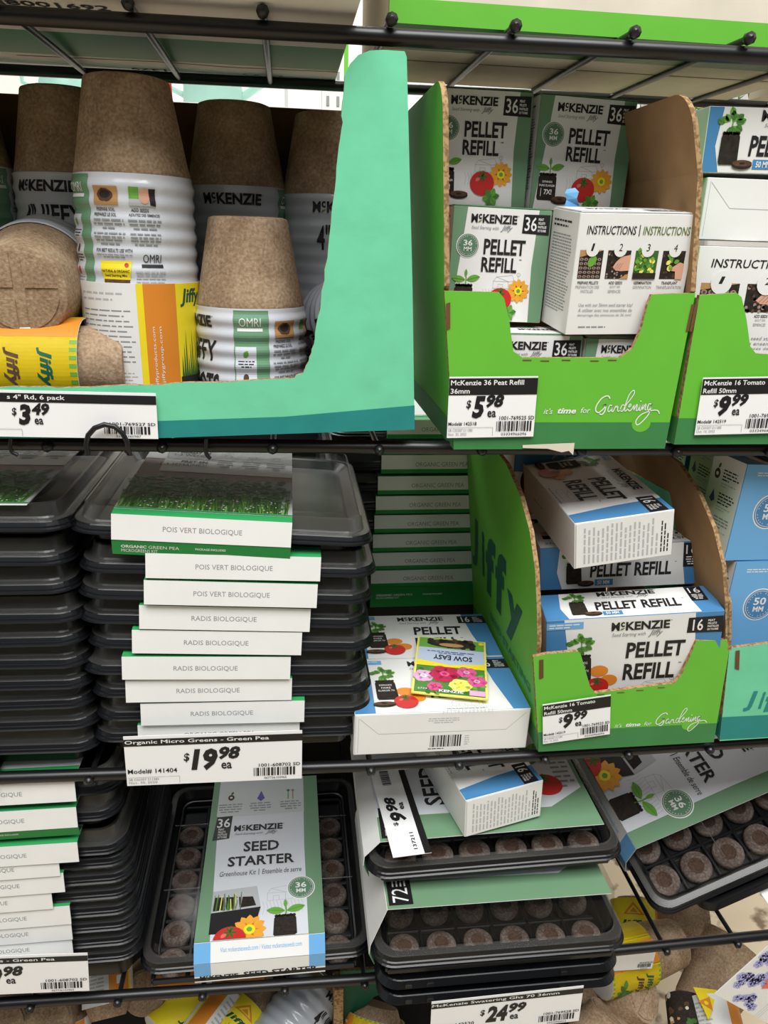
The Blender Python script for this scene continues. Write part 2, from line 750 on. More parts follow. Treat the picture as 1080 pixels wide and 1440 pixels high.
# added dark board standing in for shade behind the lower shelves; blocks back light
b = MB()
b.box(-.70, .515, .05, .43, .522, .955, 'traydark')
b.box(-.70, .510, .05, -.68, .527, 1.0, 'wire')
b.box(.41, .510, .05, .43, .527, 1.0, 'wire')
o = b.build('shade_panel', loc=(-.1, .52, .05), world=True)
tagit(o, 'added dark panel standing in for the shade behind the two lower shelves', 'panel')

# base deck at the bottom of the rack
b = MB()
b.box(-.62, -.02, .150, .40, .50, .163, 'traymatte')
o = b.build('base_deck', loc=(0, .2, .15), world=True)
tagit(o, 'dark base deck at the very bottom of the rack, under the loose pot packs', 'shelf')

# ------------------------------------------------------------------ beyond the rack
p0 = at(300, 128, 1.2)
zs = at(300, 158, 1.2).z
b = MB()
b.box(-1.6, 1.08, zs - .02, 1.2, 1.55, zs, 'wallwhite')
for x in (-1.55, -.2, 1.1):
    b.box(x, 1.5, 0, x + .04, 1.54, zs - .02, 'polewhite')
o = b.build('display_table', loc=(0, 1.3, 0), world=True)
tagit(o, 'white display table behind the rack, glimpsed over the peat pot box', 'table')


def watering_can(label, px, py, s=1.0):
    c = at(px, py, 1.22)
    t = thing('watering_can', label, 'watering can', (c.x, c.y, zs), group='pale green watering cans beyond the rack')
    b = MB()
    b.lathe([(.055 * s, 0), (.062 * s, .01), (.06 * s, .05 * s), (.05 * s, .085 * s), (.03 * s, .10 * s), (.028 * s, .11 * s)], 'canteal', 24, cap1=False)
    b.build('body', t)
    b = MB()
    b.tube([(.055 * s, 0, .03 * s), (.10 * s, 0, .06 * s), (.135 * s, 0, .105 * s)], .009 * s, 'canteal', 8)
    b.build('spout', t)
    b = MB()
    b.tube([(-.055 * s, 0, .03 * s), (-.10 * s, 0, .05 * s), (-.10 * s, 0, .10 * s), (-.05 * s, 0, .125 * s), (0, 0, .11 * s)], .006 * s, 'canteal', 8)
    b.build('handle', t)


watering_can('pale green watering can behind the rack, just right of the tallest peat pot', 300, 140, 1.0)
watering_can('pale green watering can behind the rack, left of the tallest peat pot', 92, 140, .8)
a, c = at(239, 100, 1.0), at(247, 160, 1.0)
b = MB()
b.tube([(c.x - (a.x - c.x) * 2, 1.0, .0), a + (a - c) * .6], .004, 'red', 8)
o = b.build('garden_stake', loc=(a.x, 1.0, 0), world=True)
tagit(o, 'thin red garden stake standing behind the rack', 'stake')
a = at(468, 120, .62)
b = MB()
b.box(a.x - .016, .60, 0, a.x + .014, .63, 1.75, 'polewhite')
for i in range(16):
    for dx in (-.008, .006):
        b.box(a.x + dx - .002, .5985, 1.2 + i * .03, a.x + dx + .002, .60, 1.212 + i * .03, 'grey')
b.box(a.x + .014, .60, 0, a.x + .020, .61, 1.75, 'lime')
o = b.build('rack_upright', loc=(a.x, .61, 0), world=True)
tagit(o, 'white perforated steel upright with a lime edge, left of the tall mint flap', 'upright')
rn = random.Random(5)
b = MB()
c = at(990, 128, 1.75)
for i in range(420):
    p = Vector((c.x + rn.gauss(0, .16), 1.75 + rn.gauss(0, .05), c.z + .0 + rn.gauss(0, .06)))
    u = Vector((rn.gauss(0, 1), rn.gauss(0, 1), rn.gauss(0, 1))).normalized()
    v = u.orthogonal().normalized()
    L = .022
    b.add([p - u * L, p + v * L * .45, p + u * L, p - v * L * .45], [(0, 1, 2, 3)], rn.choice(['leaf', 'leafmid', 'paleyellow']))
b.tube([(c.x, 1.75, 0), (c.x, 1.75, c.z)], .01, 'soilbrown', 8)
o = b.build('leafy_bush', loc=(c.x, 1.75, 0), world=True)
tagit(o, 'bright green leafy plant beyond the rack at upper right', 'plant')

# ================================================================== cartons on the topmost shelf
ZT = 1.2895


def top_carton(label, x0, x1, y0, y1, h, front, band, under, prints=None):
    t = thing('shipping_carton', label, 'carton', ((x0 + x1) / 2, (y0 + y1) / 2, ZT), group='cartons on the topmost shelf')
    b = MB()
    th = .004
    b.slab([(x0, y0, ZT), (x1, y0, ZT), (x1, y0, ZT + h), (x0, y0, ZT + h)], (0, th, 0), front, 'kraft', 'edge')
    if band:
        A = Art()
        A.rect(0, 0, (x1 - x0) * 1000, band[1], band[0])
        b.art(A, planar((x0, y0, ZT), (1, 0, 0), (0, 0, 1)))
    b.build('front_panel', t, True)
    b = MB()
    b.box(x0, y0 + th, ZT + th, x0 + th, y1, ZT + h, 'cream')
    b.build('side_panel', t, True)
    b = MB()
    b.box(x1 - th, y0 + th, ZT + th, x1, y1, ZT + h, 'cream')
    b.build('side_panel', t, True)
    b = MB()
    b.box(x0 + th, y1 - th, ZT + th, x1 - th, y1, ZT + h, 'cream')
    b.build('back_panel', t, True)
    b = MB()
    b.box(x0, y0 + th, ZT, x1, y1, ZT + th, 'cream')
    A = Art()
    for (v0, v1, mm) in under:
        A.rect(0, v0, (x1 - x0) * 1000, v1, mm)
    if prints:
        prints(A)
    b.art(A, planar((x0, y1, ZT), (1, 0, 0), (0, -1, 0)))
    b.build('bottom_panel', t, True)
    return t


def pr_a(A):
    W = 470
    # print on the underside (seen from below; y runs towards the viewer)
    q = Art()
    q.text('78001692', 0, 0, 100, 13, 'ink', bold=.02)
    q2 = Art()
    q2.text('78001692', 0, 0, 76, 12, 'ink', bold=.02)
    A.place(q2, 238, 226, dl=1)
    A.micro(262, 219, 300, 223, 1, 'ink', 3, 5)
    q = Art()
    q.text('1379', 0, 0, 32, 9, 'ink', bold=.02)
    A.place(q, 322, 34, rot=PI, dl=1)
    for i, cx in enumerate((398, 410, 422)):
        A.ring(cx, 32, 5, 6, 'grey', 3)
    A.line([(200, 60), (280, 64), (330, 66), (380, 60), (478, 66)], 1.6, 'kraftdark', 3)


top_carton('white and teal shipping carton on the top shelf above the peat pots, number 78001692 underneath', -.43, .048, -.030, .262, .20,
           'white', ('mintdark', 22), [(0, 70, 'white'), (70, 155, 'green'), (155, 300, 'white')], pr_a)
top_carton('lime green and cream carton on the top shelf above the upper green display cartons', .072, .44, .020, .225, .20,
           'cream', ('lime', 15), [(0, 90, 'cream'), (92, 94, 'kraftdark'), (130, 160, 'leafdark'), (160, 205, 'limedark')], None)
top_carton('cream carton at the right end of the top shelf', .46, .80, .02, .22, .20, 'cream', ('lime', 15), [(120, 200, 'olive')], None)
# ================================================================== printed artwork (all in millimetres)
def a_mckenzie(w=44, h=7, m='ink'):
    """the seed company's word mark: raised small c with a leaf under it"""
    A = Art()
    A.text('M', 0, 0, w * .14, h, m, bold=.035)
    A.text('c', w * .155, h * .42, w * .225, h * 1.02, m, bold=.03)
    A.poly([(w * .15, h * .02), (w * .2, h * .10), (w * .235, h * .32), (w * .17, h * .24)], 'olive', 3)
    A.text('KENZIE', w * .245, 0, w, h, m, bold=.035)
    A.rect(w * 1.01, h * .9, w * 1.035, h * .98, 'grey', 2)
    return A


def a_tagline(w, h, m='grey'):
    A = Art()
    A.text('Seed Starting with', 0, h * .15, w * .66, h * .9, m, shear=.25)
    A.text('Jiffy', w * .71, 0, w, h * 1.15, m, bold=.02, shear=.45)
    return A


def a_badge(n, w, h):
    A = Art()
    A.poly([(0, h * .04), (w, 0), (w * .99, h), (w * .02, h * .97)], 'black', 2)
    A.text(n, w * (.08 if n != '16' else .15), h * .16, w * (.52 if n != '16' else .44), h * .86, 'white', 3, bold=.01)
    for i, s in enumerate(('PEAT', 'PELLETS', 'PASTILLES', 'DE TOURBE')):
        A.text(s, w * .57, h * (.70 - .185 * i), w * (.76 + .06 * min(i, 2)), h * (.82 - .185 * i), 'white', 3, bold=.02)
    return A


def a_circle(n, r, bgc='sagedark'):
    A = Art()
    A.disc(0, 0, r * 1.08, 'white', 2, n=36)
    A.disc(0, 0, r, bgc, 3, n=36)
    A.ring(0, 0, r * .90, r * .93, 'white', 4)
    A.text(n, -r * .42, -r * .02, r * .42, r * .48, 'white', 4, bold=.02)
    A.text('MM', -r * .36, -r * .48, r * .36, -r * .12, 'white', 4, bold=.02)
    for i in range(26):
        a = 2 * PI * i / 26
        if i % 13 in (0, 6):
            continue
        A.disc(r * .78 * math.cos(a), r * .78 * math.sin(a), r * .05, 'lightgrey', 4, n=5)
    return A


def a_leaf(L, wd, m, vein=None):
    A = Art()
    pts = [(L * t, wd * math.sin(PI * t) ** .8) for t in np.linspace(0, 1, 9)] + [(L * t, -wd * math.sin(PI * t) ** .8) for t in np.linspace(1, 0, 9)[1:-1]]
    A.poly(pts, m, 2)
    if vein:
        A.line([(L * .05, 0), (L * .95, 0)], wd * .12, vein, 3)
    return A


def a_jiffy(w, h, m):
    A = Art()
    for ch, a, b_, y0, y1 in (('J', .0, .17, .16, .96), ('i', .23, .30, .24, .92), ('f', .32, .54, .10, 1.0), ('f', .52, .74, .10, 1.0), ('y', .71, 1.0, 0, .66)):
        A.text(ch, w * a, h * y0, w * b_, h * y1, m, 2, bold=.04, shear=.15)
    return A


def a_flower(r, m='flowerorange', c='yellow', n=12):
    A = Art()
    for k in range(n):
        A.place(a_leaf(r, r * .27, m), 0, 0, rot=2 * PI * k / n, dl=k % 2)
    A.disc(0, 0, r * .33, c, 4, jit=.06)
    A.disc(0, 0, r * .16, 'leaf', 5, jit=.1)
    return A


def a_tomato(r):
    A = Art()
    A.disc(0, 0, r, 'red', 2, ry=r * .92, n=26)
    A.disc(-r * .38, r * .3, r * .2, 'redlight', 3, ry=r * .13, rot=.7)
    for k in range(6):
        A.place(a_leaf(r * .45, r * .07, 'leafdark'), 0, r * .5, rot=k * 1.05, dl=2)
    A.line([(0, r * .5), (r * .05, r * .95)], r * .1, 'leafdark', 4)
    return A


def a_mint(r):
    A = Art()
    for k, a in enumerate((.2, 1.2, 2.3, 3.3, 4.3, 5.3)):
        A.place(a_leaf(r, r * .33, 'leaf' if k % 2 else 'leafmid', 'leafdark'), 0, 0, rot=a, dl=k % 3)
    return A


def a_barn(w, h):
    A = Art()
    for a, c in (((0, 0), (0, .5)), ((0, .5), (.12, .8)), ((.12, .8), (.75, .95)), ((.75, .95), (.86, .55)), ((.86, .55), (.62, .5)),
                 ((.62, .5), (.12, .8)), ((.62, .5), (.62, 0)), ((0, .5), (.62, .5)), ((.86, .55), (.86, .05)), ((0, 0), (.86, 0.02)), ((.2, 0), (.2, .3)),
                 ((.2, .3), (.4, .3)), ((.4, .3), (.4, 0)), ((.98, 0), (1, 1.05))):
        A.line([(a[0] * w, a[1] * h), (c[0] * w, c[1] * h)], w * .012, 'barn', 1)
    A.ring(w, h * 1.0, w * .06, w * .075, 'barn', 1)
    rn = random.Random(2)
    for i in range(14):
        x = -w * .4 + i * w * .12
        A.line([(x, -h * .05), (x + w * .06, -h * .4), (x + w * .02, -h * .9)], w * .01, 'barn', 1)
    return A


def a_plug(w, h, txt=True):
    A = Art()
    A.poly([(0, h * .1), (w * .06, 0), (w * .9, 0), (w, h * .1), (w * .97, h * .86), (w * .85, h), (w * .15, h), (w * .03, h * .86)], 'soil', 2)
    for k in range(7):
        A.disc(w * (.12 + .125 * k), h * .97, w * .08, 'soil', 2, n=8, jit=.25, seed=k)
    if txt:
        A.text('EXPANDS', w * .24, h * .66, w * .76, h * .74, 'white', 4, bold=.02)
        A.text('FAIRE ELARGIR', w * .08, h * .52, w * .92, h * .60, 'white', 4, bold=.02)
        A.text('7X!', w * .36, h * .22, w * .78, h * .42, 'white', 4, bold=.03)
        A.line([(w * .2, h * .15), (w * .2, h * .45)], w * .03, 'white', 4)
    return A


def a_seedling(s):
    A = Art()
    A.line([(0, 0), (s * .03, s * .35), (0, s * .55)], s * .06, 'leaf', 2)
    A.place(a_leaf(s * .75, s * .17, 'leaf', 'leafmid'), s * .05, s * .3, rot=.25, dl=1)
    A.place(a_leaf(s * .75, s * .17, 'leaf', 'leafmid'), -s * .02, s * .3, rot=PI - .1, dl=1)
    A.place(a_leaf(s * .4, s * .08, 'leaf'), 0, s * .45, rot=1.6, dl=1)
    return A


def a_flatpellet(w):
    A = Art()
    h = w * .42
    A.disc(w / 2, h * .45, w / 2, 'soil', 3, ry=h * .45)
    A.disc(w / 2, h * .62, w / 2 * .98, 'soilbrown', 4, ry=h * .34)
    A.disc(w / 2, h * .62, w * .14, 'soil', 5, ry=h * .1)
    return A


def a_tomatoplant(r):
    A = Art()
    rn = random.Random(9)
    A.line([(0, -r), (r * .05, 0), (0, r * .4)], r * .1, 'leaf', 2)
    for k in range(15):
        a = rn.uniform(0, 2 * PI)
        d = rn.uniform(.1, .55) * r
        A.place(a_leaf(r * .55, r * .2, rn.choice(['leaf', 'leafmid', 'leafmid']), 'leafdark'), d * math.cos(a), d * math.sin(a), rot=a + rn.uniform(-.5, .5), dl=k % 4)
    return A


def front36(W=83, H=88):
    A = Art()
    A.rect(0, 0, W, H, 'sage', 1)
    A.poly([(W * .03, 0), (W * .865, 0), (W * .845, H * .5), (W * .87, H), (W * .14, H), (W * .10, H * .6)], 'white', 2)
    B = Art()
    B.place(a_mckenzie(W * .47, H * .075), W * .18, H * .87, dl=0)
    B.place(a_tagline(W * .42, H * .05), W * .19, H * .80)
    B.place(a_badge('36', W * .28, H * .175), W * .71, H * .79)
    B.place(a_circle('36', W * .11), W * .165, H * .67)
    B.text('PELLET', W * .33, H * .60, W * .76, H * .735, 'ink', 3, bold=.028)
    B.text('REFILL', W * .32, H * .445, W * .69, H * .575, 'ink', 3, bold=.028)
    B.micro(W * .71, H * .555, W * .77, H * .575, 1, 'grey')
    B.place(a_barn(W * .26, H * .13), W * .46, H * .30)
    B.place(a_seedling(W * .19), W * .17, H * .315)
    B.place(a_plug(W * .20, H * .24), W * .055, H * .085)
    B.place(a_flatpellet(W * .19), W * .21, H * .055, dl=2)
    B.place(a_flower(W * .12), W * .73, H * .285, dl=1)
    B.place(a_tomato(W * .125), W * .54, H * .20, dl=4)
    B.place(a_mint(W * .09), W * .64, H * .08, dl=7)
    A.place(B, dl=2)
    return A


def side36(W=50, H=88):
    A = Art()
    A.rect(0, 0, W, H, 'white', 1)
    A.micro(W * .1, H * .86, W * .9, H * .94, 2, 'ink', 2, 4)
    A.micro(W * .1, H * .15, W * .9, H * .82, 26, 'grey', 2, 8)
    return A


def top36(W=83, D=50):
    A = Art()
    A.rect(0, 0, W, D, 'white', 1)
    A.place(a_mckenzie(W * .4, D * .16), W * .45, D * .42, rot=0, dl=1)
    A.place(a_badge('36', W * .3, D * .3), W * .05, D * .55)
    return A


def top36flip(W=83, D=50):
    return Art().place(top36(W, D), W, D, rot=PI)


def a_photo(k, w, h):
    """the four small instruction pictures"""
    A = Art()
    rn = random.Random(k)
    if k == 0:
        A.rect(0, 0, w, h, 'soil', 2)
        A.poly([(0, h * .75), (w, h), (0, h)], 'tan', 3)
        for i in range(5):
            for j in range(5):
                A.disc(w * (.1 + .19 * i), h * (.08 + .15 * j), w * .08, 'mauve', 3, ry=w * .06, n=10)
                A.disc(w * (.1 + .19 * i), h * (.08 + .15 * j), w * .035, 'soilbrown', 4, n=8)
        A.disc(w * .55, h * .62, w * .16, 'leaf', 5, ry=w * .24, rot=-.5)
    elif k == 1:
        A.rect(0, 0, w, h, 'soil', 2)
        for i in range(60):
            A.disc(rn.uniform(.05, .95) * w, rn.uniform(.03, .97) * h, w * .045, rn.choice(['soilbrown', 'black', 'mauve']), 3, n=6)
        A.poly([(w, h * .85), (w, h * .3), (w * .7, h * .28), (w * .42, h * .3), (w * .28, h * .42), (w * .40, h * .6), (w * .6, h * .78)], 'skin', 4)
        for q in range(3):
            A.line([(w * (.36 + .1 * q), h * .34), (w * (.5 + .1 * q), h * .56)], w * .02, 'mauve', 5)
        A.poly([(w, 0), (w, h * .2), (w * .6, 0)], 'tan', 4)
    elif k == 2:
        A.rect(0, 0, w, h, 'leafdark', 2)
        for i in range(42):
            A.place(a_leaf(w * .2, w * .08, rn.choice(['leaf', 'paleyellow', 'leaf', 'leafmid'])), rn.uniform(.05, .8) * w, rn.uniform(.3, .95) * h, rot=rn.uniform(0, 6), dl=1 + i % 3)
        A.rect(0, 0, w, h * .22, 'soil', 6)
    else:
        A.rect(0, 0, w, h, 'soil', 2)
        for i in range(30):
            A.disc(rn.uniform(.05, .95) * w, rn.uniform(.03, .97) * h, w * .05, 'soilbrown', 3, n=6)
        for i in range(12):
            A.place(a_leaf(w * .24, w * .09, rn.choice(['leaf', 'paleyellow'])), rn.uniform(.25, .55) * w, rn.uniform(.45, .85) * h, rot=rn.uniform(0, 6), dl=2 + i % 3)
        A.poly([(w, 0), (w, h * .55), (w * .8, h * .6), (w * .5, h * .42), (w * .45, h * .3), (w * .65, h * .28), (w * .7, 0)], 'skin', 6)
    return A


def instr(W=88, H=90, second='olive'):
    A = Art()
    A.rect(0, 0, W, H, 'white', 1)
    A.text('INSTRUCTIONS', W * .07, H * .835, W * .49, H * .905, 'ink', 3, shear=.12, bold=.01)
    A.rect(W * .515, H * .825, W * .522, H * .915, 'ink', 3)
    A.text('INSTRUCTIONS', W * .55, H * .835, W * .96, H * .905, second, 3, shear=.12, bold=.01)
    cap = (('PREPARE PELLETS', 'PREPARATION DES', 'PASTILLES'), ('ADD SEEDS', 'AJOUT DES', 'SEMENCES'), ('GERMINATION', 'GERMINATION'), ('TRANSPLANT', 'TRANSPLANTATION'))
    for k in range(4):
        x = W * (.035 + .24 * k)
        A.place(a_photo(k, W * .20, H * .235), x, H * .475)
        A.disc(x + W * .10, H * .715, W * .055, 'white', 8)
        A.text(str(k + 1), x + W * .085, H * .705, x + W * .115, H * .765, 'ink', 9, shear=.1)
        for j, s in enumerate(cap[k]):
            A.text(s, x + W * .10, H * (.43 - .036 * j), None, H * (.455 - .036 * j), 'ink' if j == 0 else 'grey', 3, xs=.72, anchor='m', bold=.015 if j == 0 else 0)
    for j, s in enumerate(('Use with our 36mm seed starter kits!', 'A utiliser avec nos ensembles de', 'demarrage des semences de 36 mm!')):
        A.text(s, W * .08, H * (.24 - .045 * j), W * .56, H * (.27 - .045 * j), 'grey', 3, shear=.1)
    A.micro(W * .1, H * .05, W * .65, H * .08, 1, 'grey')
    return A


def front50(W=166, H=95):
    A = Art()
    A.rect(0, 0, W, H, 'blue', 1)
    A.poly([(W * .115, 0), (W * .90, 0), (W * .86, H * .5), (W * .84, H), (W * .10, H), (W * .125, H * .6)], 'white', 2)
    B = Art()
    B.rect(0, H * .89, W * .21, H * .97, 'bluelight', 2)
    B.micro(W * .015, H * .90, W * .2, H * .96, 2, 'white', 3, 5)
    B.place(a_mckenzie(W * .33, H * .10), W * .37, H * .84)
    B.place(a_tagline(W * .29, H * .075), W * .375, H * .745)
    B.place(a_badge('16', W * .20, H * .19), W * .80, H * .76)
    B.text('PELLET', W * .46, H * .50, W * .80, H * .69, 'ink', 3, shear=.08, bold=.03)
    B.text('REFILL', W * .45, H * .23, W * .75, H * .43, 'ink', 3, shear=.08, bold=.03)
    B.micro(W * .77, H * .40, W * .81, H * .43, 1, 'grey')
    B.place(a_tomatoplant(W * .085), W * .20, H * .70, dl=0)
    B.place(a_plug(W * .125, H * .35, False), W * .14, H * .22, dl=3)
    B.text('EXPANDS', W * .165, H * .46, W * .24, H * .49, 'white', 8)
    B.text('FAIRE', W * .175, H * .41, W * .23, H * .44, 'white', 8)
    B.text('ELARGIR 7X', W * .155, H * .36, W * .25, H * .39, 'white', 8)
    B.place(a_flatpellet(W * .13), W * .11, H * .09, dl=4)
    B.disc(W * .31, H * .36, W * .055, 'orange', 3, ry=W * .04)
    B.disc(W * .37, H * .24, W * .05, 'orange', 3, ry=W * .04)
    B.place(a_tomato(W * .07), W * .30, H * .17, dl=5)
    B.place(a_circle('50', W * .05, 'blue'), W * .045, H * .53)
    B.place(a_barn(W * .18, H * .14), W * .56, H * .08)
    B.micro(W * .52, H * .02, W * .85, H * .045, 1, 'grey', 2, 6)
    A.place(B, dl=2)
    return A


def narrow50r(W=166, T=45):
    return narrow50(W, T, -.085)


def narrow50(W=166, T=45, s=0.0):
    A = Art()
    A.rect(0, 0, W, T, 'blue', 1)
    A.poly([(W * (.13 + s * .6), 0), (W * .875, 0), (W * .86, T * .5), (W * .86, T), (W * (.12 + s * .6), T), (W * (.10 + s * .6), T * .4)], 'white', 2)
    B = Art()
    B.place(a_mckenzie(W * .34, T * .17), W * .34, T * .80)
    B.place(a_tagline(W * .28, T * .10), W * .36, T * .68)
    B.text('PELLET REFILL', W * .30, T * .26, W * .79, T * .58, 'ink', 3, shear=.1, bold=.03)
    B.rect(W * .33, T * .06, W * .44, T * .21, 'blue', 3)
    B.text('50 MM', W * .345, T * .085, W * .42, T * .185, 'white', 4, shear=.1, bold=.02)
    B.place(a_tomatoplant(W * .07), W * .20, T * .76, dl=0)
    B.place(a_plug(W * .095, T * .5, False), W * .155, T * .12, dl=3)
    B.place(a_flatpellet(W * .10), W * .225, T * .05, dl=5)
    if s:
        B = Art().place(B, W * s, 0)
    B.rect(W * .86, T * .42, W * .955, T * .98, 'black', 2)
    B.text('16', W * .875, T * .72, W * .94, T * .93, 'white', 3)
    B.micro(W * .875, T * .46, W * .94, T * .68, 4, 'white', 3, 5, 'm')
    B.micro(W * .81, T * .54, W * .835, T * .58, 1, 'grey')
    A.place(B, dl=2)
    return A


def narrow_plain(W=166, T=45):
    A = Art()
    A.rect(0, 0, W, T, 'white', 1)
    A.micro(W * .3, T * .4, W * .7, T * .5, 1, 'lightgrey', 2, 4)
    return A


def bottom50(W=166, T=45):
    A = Art()
    A.rect(0, 0, W, T, 'white', 1)
    A.line([(W * .02, T * .93), (W * .13, T * .52), (W * .87, T * .52), (W * .98, T * .95)], .5, 'lightgrey', 2)
    A.line([(W * .015, T * .95), (W * .015, T * .05)], .4, 'lightgrey', 2)
    A.barcode(W * .43, T * .12, W * .61, T * .43)
    A.micro(W * .42, T * .05, W * .62, T * .10, 1, 'ink', 2, 3)
    A.micro(W * .63, T * .14, W * .66, T * .42, 5, 'lightgrey', 2, 3)
    A.micro(W * .40, T * .74, W * .60, T * .90, 3, 'lightgrey', 2, 7, 'm')
    return A


def end50(W=95, T=45):
    """end panel: columns of tiny print running up the panel"""
    A = Art()
    A.rect(0, 0, W, T, 'white', 1)
    B = Art()
    B.micro(0, 0, T * .86, W * .80, 17, 'lightgrey', 2, 6)
    A.place(B, W * .86, T * .07, rot=PI / 2)
    C = Art()
    C.micro(0, 0, T * .8, W * .10, 3, 'ink', 2, 9)
    A.place(C, W * .97, T * .10, rot=PI / 2)
    return A


def back50(W=166, H=95):
    return instr(W, H, 'blue')


def end_blue(W=95, T=45):
    A = Art()
    A.rect(0, 0, W, T, 'white', 1)
    A.place(a_icons3(), W * .1, T * .3)
    return A


def a_icons3(m='grey'):
    A = Art()
    A.disc(0, 0, 4, 'soilbrown', 2, ry=5)
    A.disc(0, 0, 1.8, 'white', 3)
    A.place(a_leaf(6, 1.5, 'leafdark'), 0, 5, rot=1.2)
    return A


def side_text50(W=45, H=95):
    """tall white end with three small icons and blocks of print"""
    A = Art()
    A.rect(0, 0, W, H, 'white', 1)
    for k in range(3):
        y = H * (.80 - .24 * k)
        if k == 0:
            A.place(a_icons3(), W * .22, y)
        elif k == 1:
            A.poly([(W * .22 - 4, y - 3), (W * .22, y + 7), (W * .22 + 4, y - 3), (W * .22, y - 6)], 'violet', 2)
        A.micro(W * .4, y - 5, W * .9, y + 7, 4, 'ink' if k < 2 else 'grey', 2, k + 3)
        A.micro(W * .4, y - 11, W * .9, y - 6, 2, 'lightgrey', 2, k + 7)
    A.place(a_tomato(9), W * .55, H * .08)
    return A


def side_blue50(W=95, H=166):
    A = Art()
    A.rect(0, 0, W, H, 'bluelight', 1)
    A.place(a_circle('50', W * .10, 'blue'), W * .22, H * .52)
    A.poly([(W * .42, 0), (W, 0), (W, H * .28), (W * .5, H * .30)], 'white', 2)
    A.micro(W * .08, H * .88, W * .4, H * .93, 2, 'white')
    return A


# price tags -----------------------------------------------------------
def tag_art(W, H, head, dollars, cents, model, ident, ean, date, wide=False, head_h=None, dx=.36):
    A = Art()
    hh = head_h or (H * .14 if wide else H * .27)
    top = H * (.975 if not wide else .94)
    A.rect(0, top - hh, W, top, 'black', 1)
    n = len(head)
    for i, s in enumerate(head):
        lh = hh / n
        y = top - (i + 1) * lh + lh * .18
        if wide:
            A.text(s[0], W * s[1], y, W * s[2], y + lh * .66, 'white', 2, bold=.012)
        else:
            A.text(s, W * .02, y, None, y + lh * .62, 'white', 2, bold=.014, xs=1.12)
    ph = H * (.44 if wide else .36)
    py = H * (.27 if wide else .33)
    x = W * dx
    pw = ph * (.60 if len(dollars) == 1 else 1.02)
    A.text('$' if dollars else '', x - ph * .27, py + ph * .40, x - ph * .05, py + ph * .82, 'ink', 2, bold=.02, shear=.1)
    A.text(dollars, x, py - ph * .02, x + pw, py + ph, 'black', 2, bold=.05, shear=.18)
    A.text(cents, x + pw + ph * .04, py + ph * .46, x + pw + ph * .86, py + ph * 1.06, 'black', 2, bold=.045, shear=.22)
    A.text('ea' if dollars else '', x + pw + ph * .12, py + ph * .02, x + pw + ph * .52, py + ph * .32, 'ink', 2, bold=.018)
    A.text('Model# ' + model, W * .01, H * (.20 if not wide else .24), W * (.33 if not wide else .285), H * (.265 if not wide else .34), 'ink', 2, bold=.012) if model else None
    A.line([(W * .005, H * .17), (W * .52 * (1 if not wide else .57), H * .17)], .25, 'grey', 2)
    A.line([(W * .52 * (1 if not wide else .57), H * .17), (W * .52 * (1 if not wide else .57), H * .03)], .25, 'grey', 2)
    A.text('2B C03307 S11385', W * .012, H * .105, W * .18 * (1.6 if not wide else 1), H * .15, 'grey', 2)
    A.text(date, W * .012, H * .035, W * .17 * (1.3 if not wide else 1), H * .085, 'grey', 2)
    bx0 = W * (.72 if wide else .56)
    bx1 = W * (.96 if wide else .965)
    A.text(ident, bx0 + (W * .03 if wide else W * .03), H * .29, W * .99, H * .355, 'ink', 2, bold=.01)
    A.barcode(bx0, H * .10, bx1, H * .27)
    A.text(ean, bx0 + W * .06, H * .03, bx1 - W * .05, H * .075, 'ink', 2)
    return A


def price_tag(label, tl, tr, bl, H, artfn, curl=0.0, group='white shelf price tags'):
    """card of height H (mm); corners given in the place"""
    u = (tr - tl)
    Wm = u.length * 1000
    u.normalize()
    dv = (bl - tl)
    v = -(dv - u * dv.dot(u)).normalized()
    n = u.cross(v)
    o = tl - v * (H * .001)
    b = MB()
    N = 12

    def P(x, y, l=0, back=0):
        t = x / Wm
        return o + u * (x * .001) + v * (y * .001) + n * (curl * 4 * t * (1 - t) + EPS * l - back)
    vs_, f = [], []
    for i in range(N + 1):
        x = Wm * i / N
        vs_ += [P(x, 0), P(x, H), P(x, 0, 0, .0004), P(x, H, 0, .0004)]
    for i in range(N):
        a, c = 4 * i, 4 * i + 4
        f += [(a, c, c + 1, a + 1), (a + 2, a + 3, c + 3, c + 2), (a, a + 2, c + 2, c), (a + 1, c + 1, c + 3, a + 3)]
    f += [(0, 1, 3, 2), (4 * N, 4 * N + 2, 4 * N + 3, 4 * N + 1)]
    b.add(vs_, f, 'tagwhite')
    A = artfn(Wm, H)
    if curl:
        # long strips need cutting up to follow the curl
        B = Art()
        for m_, vv, ff, l in A.P:
            if len(vv) == 4 and len(ff) == 1 and max(p[0] for p in vv) - min(p[0] for p in vv) > 10:
                B.rect(min(p[0] for p in vv), min(p[1] for p in vv), max(p[0] for p in vv), max(p[1] for p in vv), m_, l, 12)
            else:
                B.raw(m_, vv, ff, l)
        A = B
    b.art(A, lambda x, y, l: P(x, y, l + 1))
    ob = b.build('price_tag', loc=o, world=True)
    tagit(ob, label, 'price tag', group)
    return ob


